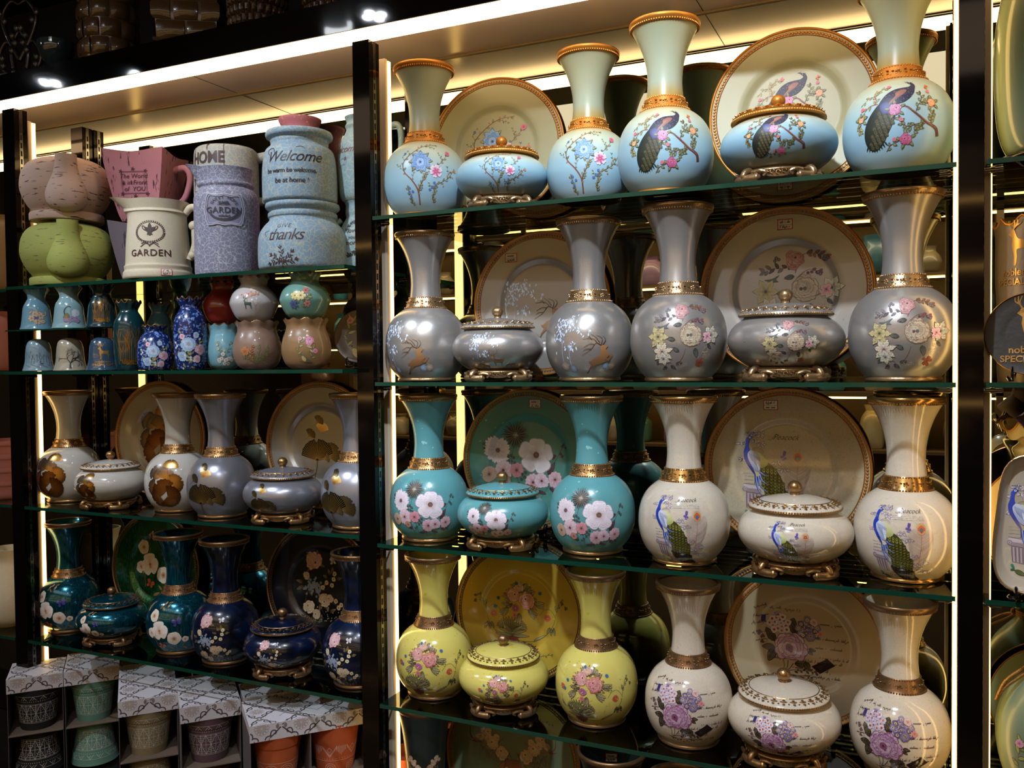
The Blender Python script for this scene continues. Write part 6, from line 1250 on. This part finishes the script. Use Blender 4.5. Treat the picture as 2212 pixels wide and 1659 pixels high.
# ------------------------------------------------------------------ cabinet shell and room
def struct(name, mb, m, **k): o = mb.obj(name, m, None, smooth=False, **k); o['kind'] = 'structure'; return o
SOFF = mat('soffit_pearl', 'dcc8ba', .26, .2)
struct('wall_back', MB().box(-3.4, 3.0, .2935, .30, -1.3, .9), MIRROR)
struct('ceiling_soffit', MB().box(-3.4, 3.0, .031, .36, .9, .912), SOFF).name = 'ceiling'
struct('trim_1', MB().box(-3.4, 3.0, .2885, .2933, .894, .8995), mat('seam_brass', '6e5a34', .5, .6))
for n, (x, ) in enumerate(((.665,), (-.80,))): struct('trim_%d' % (n+2), MB().box(x-.0008, x+.0008, .032, .288, .8993, .8999), DARK)
struct('trim_4', MB().box(-3.4, 3.0, .003, .03, .8962, .978), mat('black_fascia', '070606', .04, 0, spec=.6))
struct('trim_5', MB().box(-3.4, 3.0, .031, .6, .913, .978), mat('cabinet_top', '0a0808', .3))
struct('wall_upper', MB().box(-3.4, 3.0, .6, .62, .978, 1.5), mat('dark_wall', '0b0908', .6))
struct('floor', MB().box(-4.5, 4.5, -4.2, .3, -1.34, -1.3), mat('floor_tile', '3a322c', .15, coat=.3))
struct('ceiling_room', MB().box(-4.5, 4.5, -4.2, .62, 1.5, 1.53), mat('dark_ceiling', '0d0b0b', .5)).name = 'ceiling.001'
struct('wall_front', MB().box(-4.5, 4.5, -4.22, -4.2, -1.3, 1.5), mat('brown_wall', '2c2018', .7))
struct('wall_left', MB().box(-4.52, -4.5, -4.2, .3, -1.3, 1.5), mat('brown_wall', '2c2018', .7)); struct('wall_right', MB().box(4.5, 4.52, -4.2, .3, -1.3, 1.5), mat('brown_wall', '2c2018', .7))
t = thing('plinth', (0, 0, -1.3), 'dark cabinet base below the lowest shelves', 'cabinet'); MB().box(-3.4, 3.0, .0, .29, 0, .054).obj('board', mat('plinth_dark', '120f0d', .3), t, smooth=False)
# ------------------------------------------------------------------ woven ware on top of the cabinet
WEAVE = glz('wicker', '4a3420', .35, coat=.5, bump=(120, .004)); 
def basket(x, y, w, d, H, m, label, turn=.0, rows=5, bricks=9, rnd_=True):
    t = thing('woven_pot', (x, y, .9785), label, 'basket', turn); mb = MB(); sq = (lambda r, z, a: (r, z)) if rnd_ else (lambda r, z, a: (r/max(abs(math.cos(a)), abs(math.sin(a))), z))
    mb.lathe([(0, 0), (w*.86, 0), (w*.9, .01), (w*.97, H*.5), (w*.93, H), (w*.85, H), (w*.85, H*.6), (0, H*.6)], 64, fn=sq)
    hh = (H-.02)/rows
    for i in range(rows):
        for k in range(bricks):
            a0_ = 2*PI*(k+.5*(i % 2))/bricks; vs = []
            for j in range(7):
                a = a0_+2*PI/bricks*(.06+.88*j/6); bulge = .006*math.sin(PI*j/6)**.5
                for z, ex in ((.012+i*hh, -.002), (.012+i*hh+.2*hh, bulge+.001), (.012+i*hh+.75*hh, bulge+.001), (.012+i*hh+.95*hh, -.002)):
                    r, zz = sq(w*(.93+.05*math.sin(PI*z/H)), z, a); r += ex+.002; vs.append((r*math.sin(a), -r*math.cos(a), zz))
            mb.add(vs, [(j*4+q, (j+1)*4+q, (j+1)*4+q+1, j*4+q+1) for j in range(6) for q in range(3)], 0)
    mb.obj('body', m, t)
    link('braided_edge', MB().tube([Vector((sq(w*.95, 0, 2*PI*k/64)[0]*math.sin(2*PI*k/64), -sq(w*.95, 0, 2*PI*k/64)[0]*math.cos(2*PI*k/64), .008+.002*math.sin(k*1.6))) for k in range(65)], .007, .007, 8, 0, 1).mesh('braided_edge', m), t); return t
BRK = glz('brickglaze', '54402a', .25, coat=.7)
basket(-1.14, .10, .085, 0, .3, BRK, 'round brown woven-look pot on the cabinet top, nearest the scrollwork ornament', .2)
basket(-.83, .13, .092, 0, .3, BRK, 'square brown woven-look pot on the cabinet top', .6, 5, 8, False)
basket(-.56, .11, .08, 0, .28, WEAVE, 'dark round wicker pot on the cabinet top, third from the left', .1, 9, 26)
basket(-.32, .13, .075, 0, .28, WEAVE, 'dark wicker pot on the cabinet top above the middle post', .4, 9, 24)
t = thing('scrollwork_ornament', (-1.52, .08, .9785), 'dark openwork ornament with leafy scrolls in the upper left corner', 'ornament', .3); mb = MB()
for s_ in (-1, 1):
    for q in (((0, 0), (.05, .02), (.075, .07), (.05, .12), (.02, .1), (.03, .075)), ((0, .06), (.04, .13), (.06, .2), (.03, .25), (.0, .24)), ((.02, .02), (.03, .1), (.0, .16))): mb.tube([(s_*x, 0, z+.01) for x, z in q], .009, .005, 10, 0, 5)
    for k in range(9): mb.ball((s_*(.02+.045*math.sin(k)), -.006, .03+.024*k), .011, 0, 8, (1, .6, 1.4))
mb.box(-.06, .06, -.03, .03, 0, .02); mb.obj('body', glz('iron', '2c2826', .3, .4, coat=.5), t)
t = thing('footed_dish', (-1.40, .12, .9785), 'dark glazed round footed dish beside the openwork ornament', 'dish', 0); MB().lathe(smooth_prof([(.03, 0), (.032, .01), (.02, .03), (.04, .06), (.055, .09), (.057, .12)], 4)+[(.05, .12), (0, .09)], 48).obj('body', glz('bluedark', '2a3a44', .12, coat=.8), t)
# ------------------------------------------------------------------ opposite display, seen only in the mirrors
t = thing('opposite_rack', (0, -3.75, -1.3), 'dark rack of shelves on the opposite side of the aisle, seen in the mirrors', 'rack')
mb = MB(); mb.box(-4, 4, -.35, -.3, 0, 2.6)
for z in (.3, .72, 1.1, 1.46, 1.86, 2.24): mb.box(-4, 4, -.3, .05, z, z+.02)
for x in (-3.2, -1.6, 0, 1.6, 3.2): mb.box(x-.02, x+.02, -.3, .05, 0, 2.6)
mb.obj('frame', mat('rack_brown', '6e5638', .4), t, smooth=False)
mb = MB()
for z in (1.075, 1.45, 1.845, 2.225): mb.box(-4, 4, .02, .035, z, z+.012)
mb.obj('light_rail', glow('rack_glow', 14), t, smooth=False)
cols = ['a8987c', '7a5a48', '4fa0b0', 'c0b090', '3a6070', '8a7a5c', 'b0a898', '6a2a24', '9a8a50', 'c8b8a0', '55806a', '8a6a80']; names = ['cream', 'brown', 'turquoise', 'sand', 'slate blue', 'olive', 'pale grey', 'dark red', 'mustard', 'ivory', 'green', 'mauve']; kinds = ['globe', 'onion', 'tall', 'low']
g = random.Random(21); i = 0
for zi, z in enumerate((.74, 1.12, 1.48, 1.88)):
    x = -3.6
    while x < 3.7:
        R = g.uniform(.07, .11); H = g.uniform(.17, .3); kd = kinds[i % 4]; me = cached('op%s%d' % (kd, i % 12), lambda: MB().lathe([(0, 0)]+ruff(.09, .24, kd)+[(0, .2)], 40).mesh('body', glz('opp%d' % (i % 12), cols[i % 12], .3, coat=.4)))
        if abs((x+.02) % 1.6-.0) > .12 and abs((x+.02) % 1.6-1.6) > .12:
            o = link('ceramic_vase', me, None, (x, -3.84, -1.3+z+.0005)); o.scale = (R/.09, R/.09, H/.24); tag(o, '%s vase on the opposite rack, seen in the mirror behind the shelves' % names[i % 12], 'vase', 'vases on the opposite rack')
            i += 1
        x += R*2+g.uniform(.03, .12)
# ------------------------------------------------------------------ lamps
CELL = glow('cool_lamp', 160, (.86, .9, 1, 1)); TRIM = mat('lamp_trim', '1a1a1c', .3, .5)
for x, y, l in ((-.89, -1.2, 'four-lens ceiling spotlight reflected above the middle post'), (-2.83, -1.2, 'four-lens ceiling spotlight reflected at the upper left'), (.95, -1.1, 'four-lens ceiling spotlight aimed at the right bay')):
    t = thing('ceiling_spotlight', (x, y, 1.47), l, 'lamp'); MB().lathe([(0, .0295), (.075, .0295), (.075, .01), (.07, .006), (.0, .006)], 48).obj('trim_ring', TRIM, t)
    for k in range(4): a = PI/2*k; MB().lathe([(0, .001), (.017, .001), (.019, .0055), (0, .0055)], 24, M=Matrix.Translation((.034*math.cos(a), .034*math.sin(a), 0))).obj('lens', CELL, t)
t = thing('downlight_rim', (-1.12, -1.24, 1.47), 'rim of a round ceiling light, its shine a glowing arc reflected in the fascia', 'lamp'); MB().lathe([(.075, .0295), (.075, .0), (.066, .0), (.064, .004), (.064, .0295)], 64, arc=2.7, M=Matrix.Rotation(-1.2, 4, 'Z')).obj('glowing_ring', glow('ring_glow', 14, (.9, .95, 1, 1)), t)  # chrome rim of a downlight; its reflected shine is put in as emission
def spot(name, loc, to, power, size=60, blend=.6, r=.035, c=(.80, .88, 1)):
    l = bpy.data.lights.new(name, 'SPOT'); l.energy = power; l.spot_size = math.radians(size); l.spot_blend = blend; l.shadow_soft_size = r; l.color = c
    o = bpy.data.objects.new(name, l); C.objects.link(o); o.location = loc; o.rotation_euler = (Vector(to)-Vector(loc)).to_track_quat('-Z', 'Y').to_euler(); return o
spot('spot_right', (.72, -1.12, 1.44), (.62, .1, -.05), 150, 62, .7)
spot('spot_middle', (-.60, -1.2, 1.44), (-.55, .1, -.15), 100, 62, .7)
spot('spot_left', (-2.3, -1.25, 1.44), (-1.3, .1, -.2), 50, 60, .7)
spot('spot_low', (.55, -1.9, 1.44), (.2, .1, -.8), 55, 60, .8)
# ambient glow of the shop
w = bpy.data.worlds.new('shop'); bpy.context.scene.world = w; w.use_nodes = True; w.node_tree.nodes['Background'].inputs[0].default_value = (.8, .66, .52, 1); w.node_tree.nodes['Background'].inputs[1].default_value = .09
def area(name, loc, rot, sx, sy, power, c=(1, .93, .84)):
    l = bpy.data.lights.new(name, 'AREA'); l.shape = 'RECTANGLE'; l.size = sx; l.size_y = sy; l.energy = power; l.color = c
    o = bpy.data.objects.new(name, l); C.objects.link(o); o.location = loc; o.rotation_euler = rot; return o
area('opposite_rack_fill', (0, -3.2, 1.4), (math.radians(-42), 0, 0), 7, .2, 60, (1, .8, .55))  # added fill, brightens the opposite rack for the mirrors
area('ambient_fill', (0, -2.6, 1.46), (0, 0, 0), 5, 1.0, 26, (1, .8, .6))  # added soft fill for the general shop light, no fixture behind it
# ------------------------------------------------------------------ camera
cam = bpy.data.cameras.new('camera'); co = bpy.data.objects.new('camera', cam); C.objects.link(co)
cam.sensor_fit = 'HORIZONTAL'; cam.sensor_width = 36; cam.lens = F/2212*36; cam.clip_start = .01
R_ = Matrix((RT, UP, -FW)).transposed(); co.matrix_world = Matrix.Translation(CAM)@R_.to_4x4()
sc = bpy.context.scene; sc.camera = co
sc.view_settings.view_transform = 'Standard'; sc.view_settings.look = 'None'; sc.view_settings.exposure = 0; sc.view_settings.gamma = 1; sc.view_settings.use_curve_mapping = False
sc.cycles.max_bounces = 8; sc.cycles.transparent_max_bounces = 20; sc.cycles.glossy_bounces = 5; sc.cycles.diffuse_bounces = 3; sc.cycles.caustics_reflective = False; sc.cycles.caustics_refractive = False; sc.cycles.sample_clamp_indirect = 4; sc.cycles.use_denoising = True
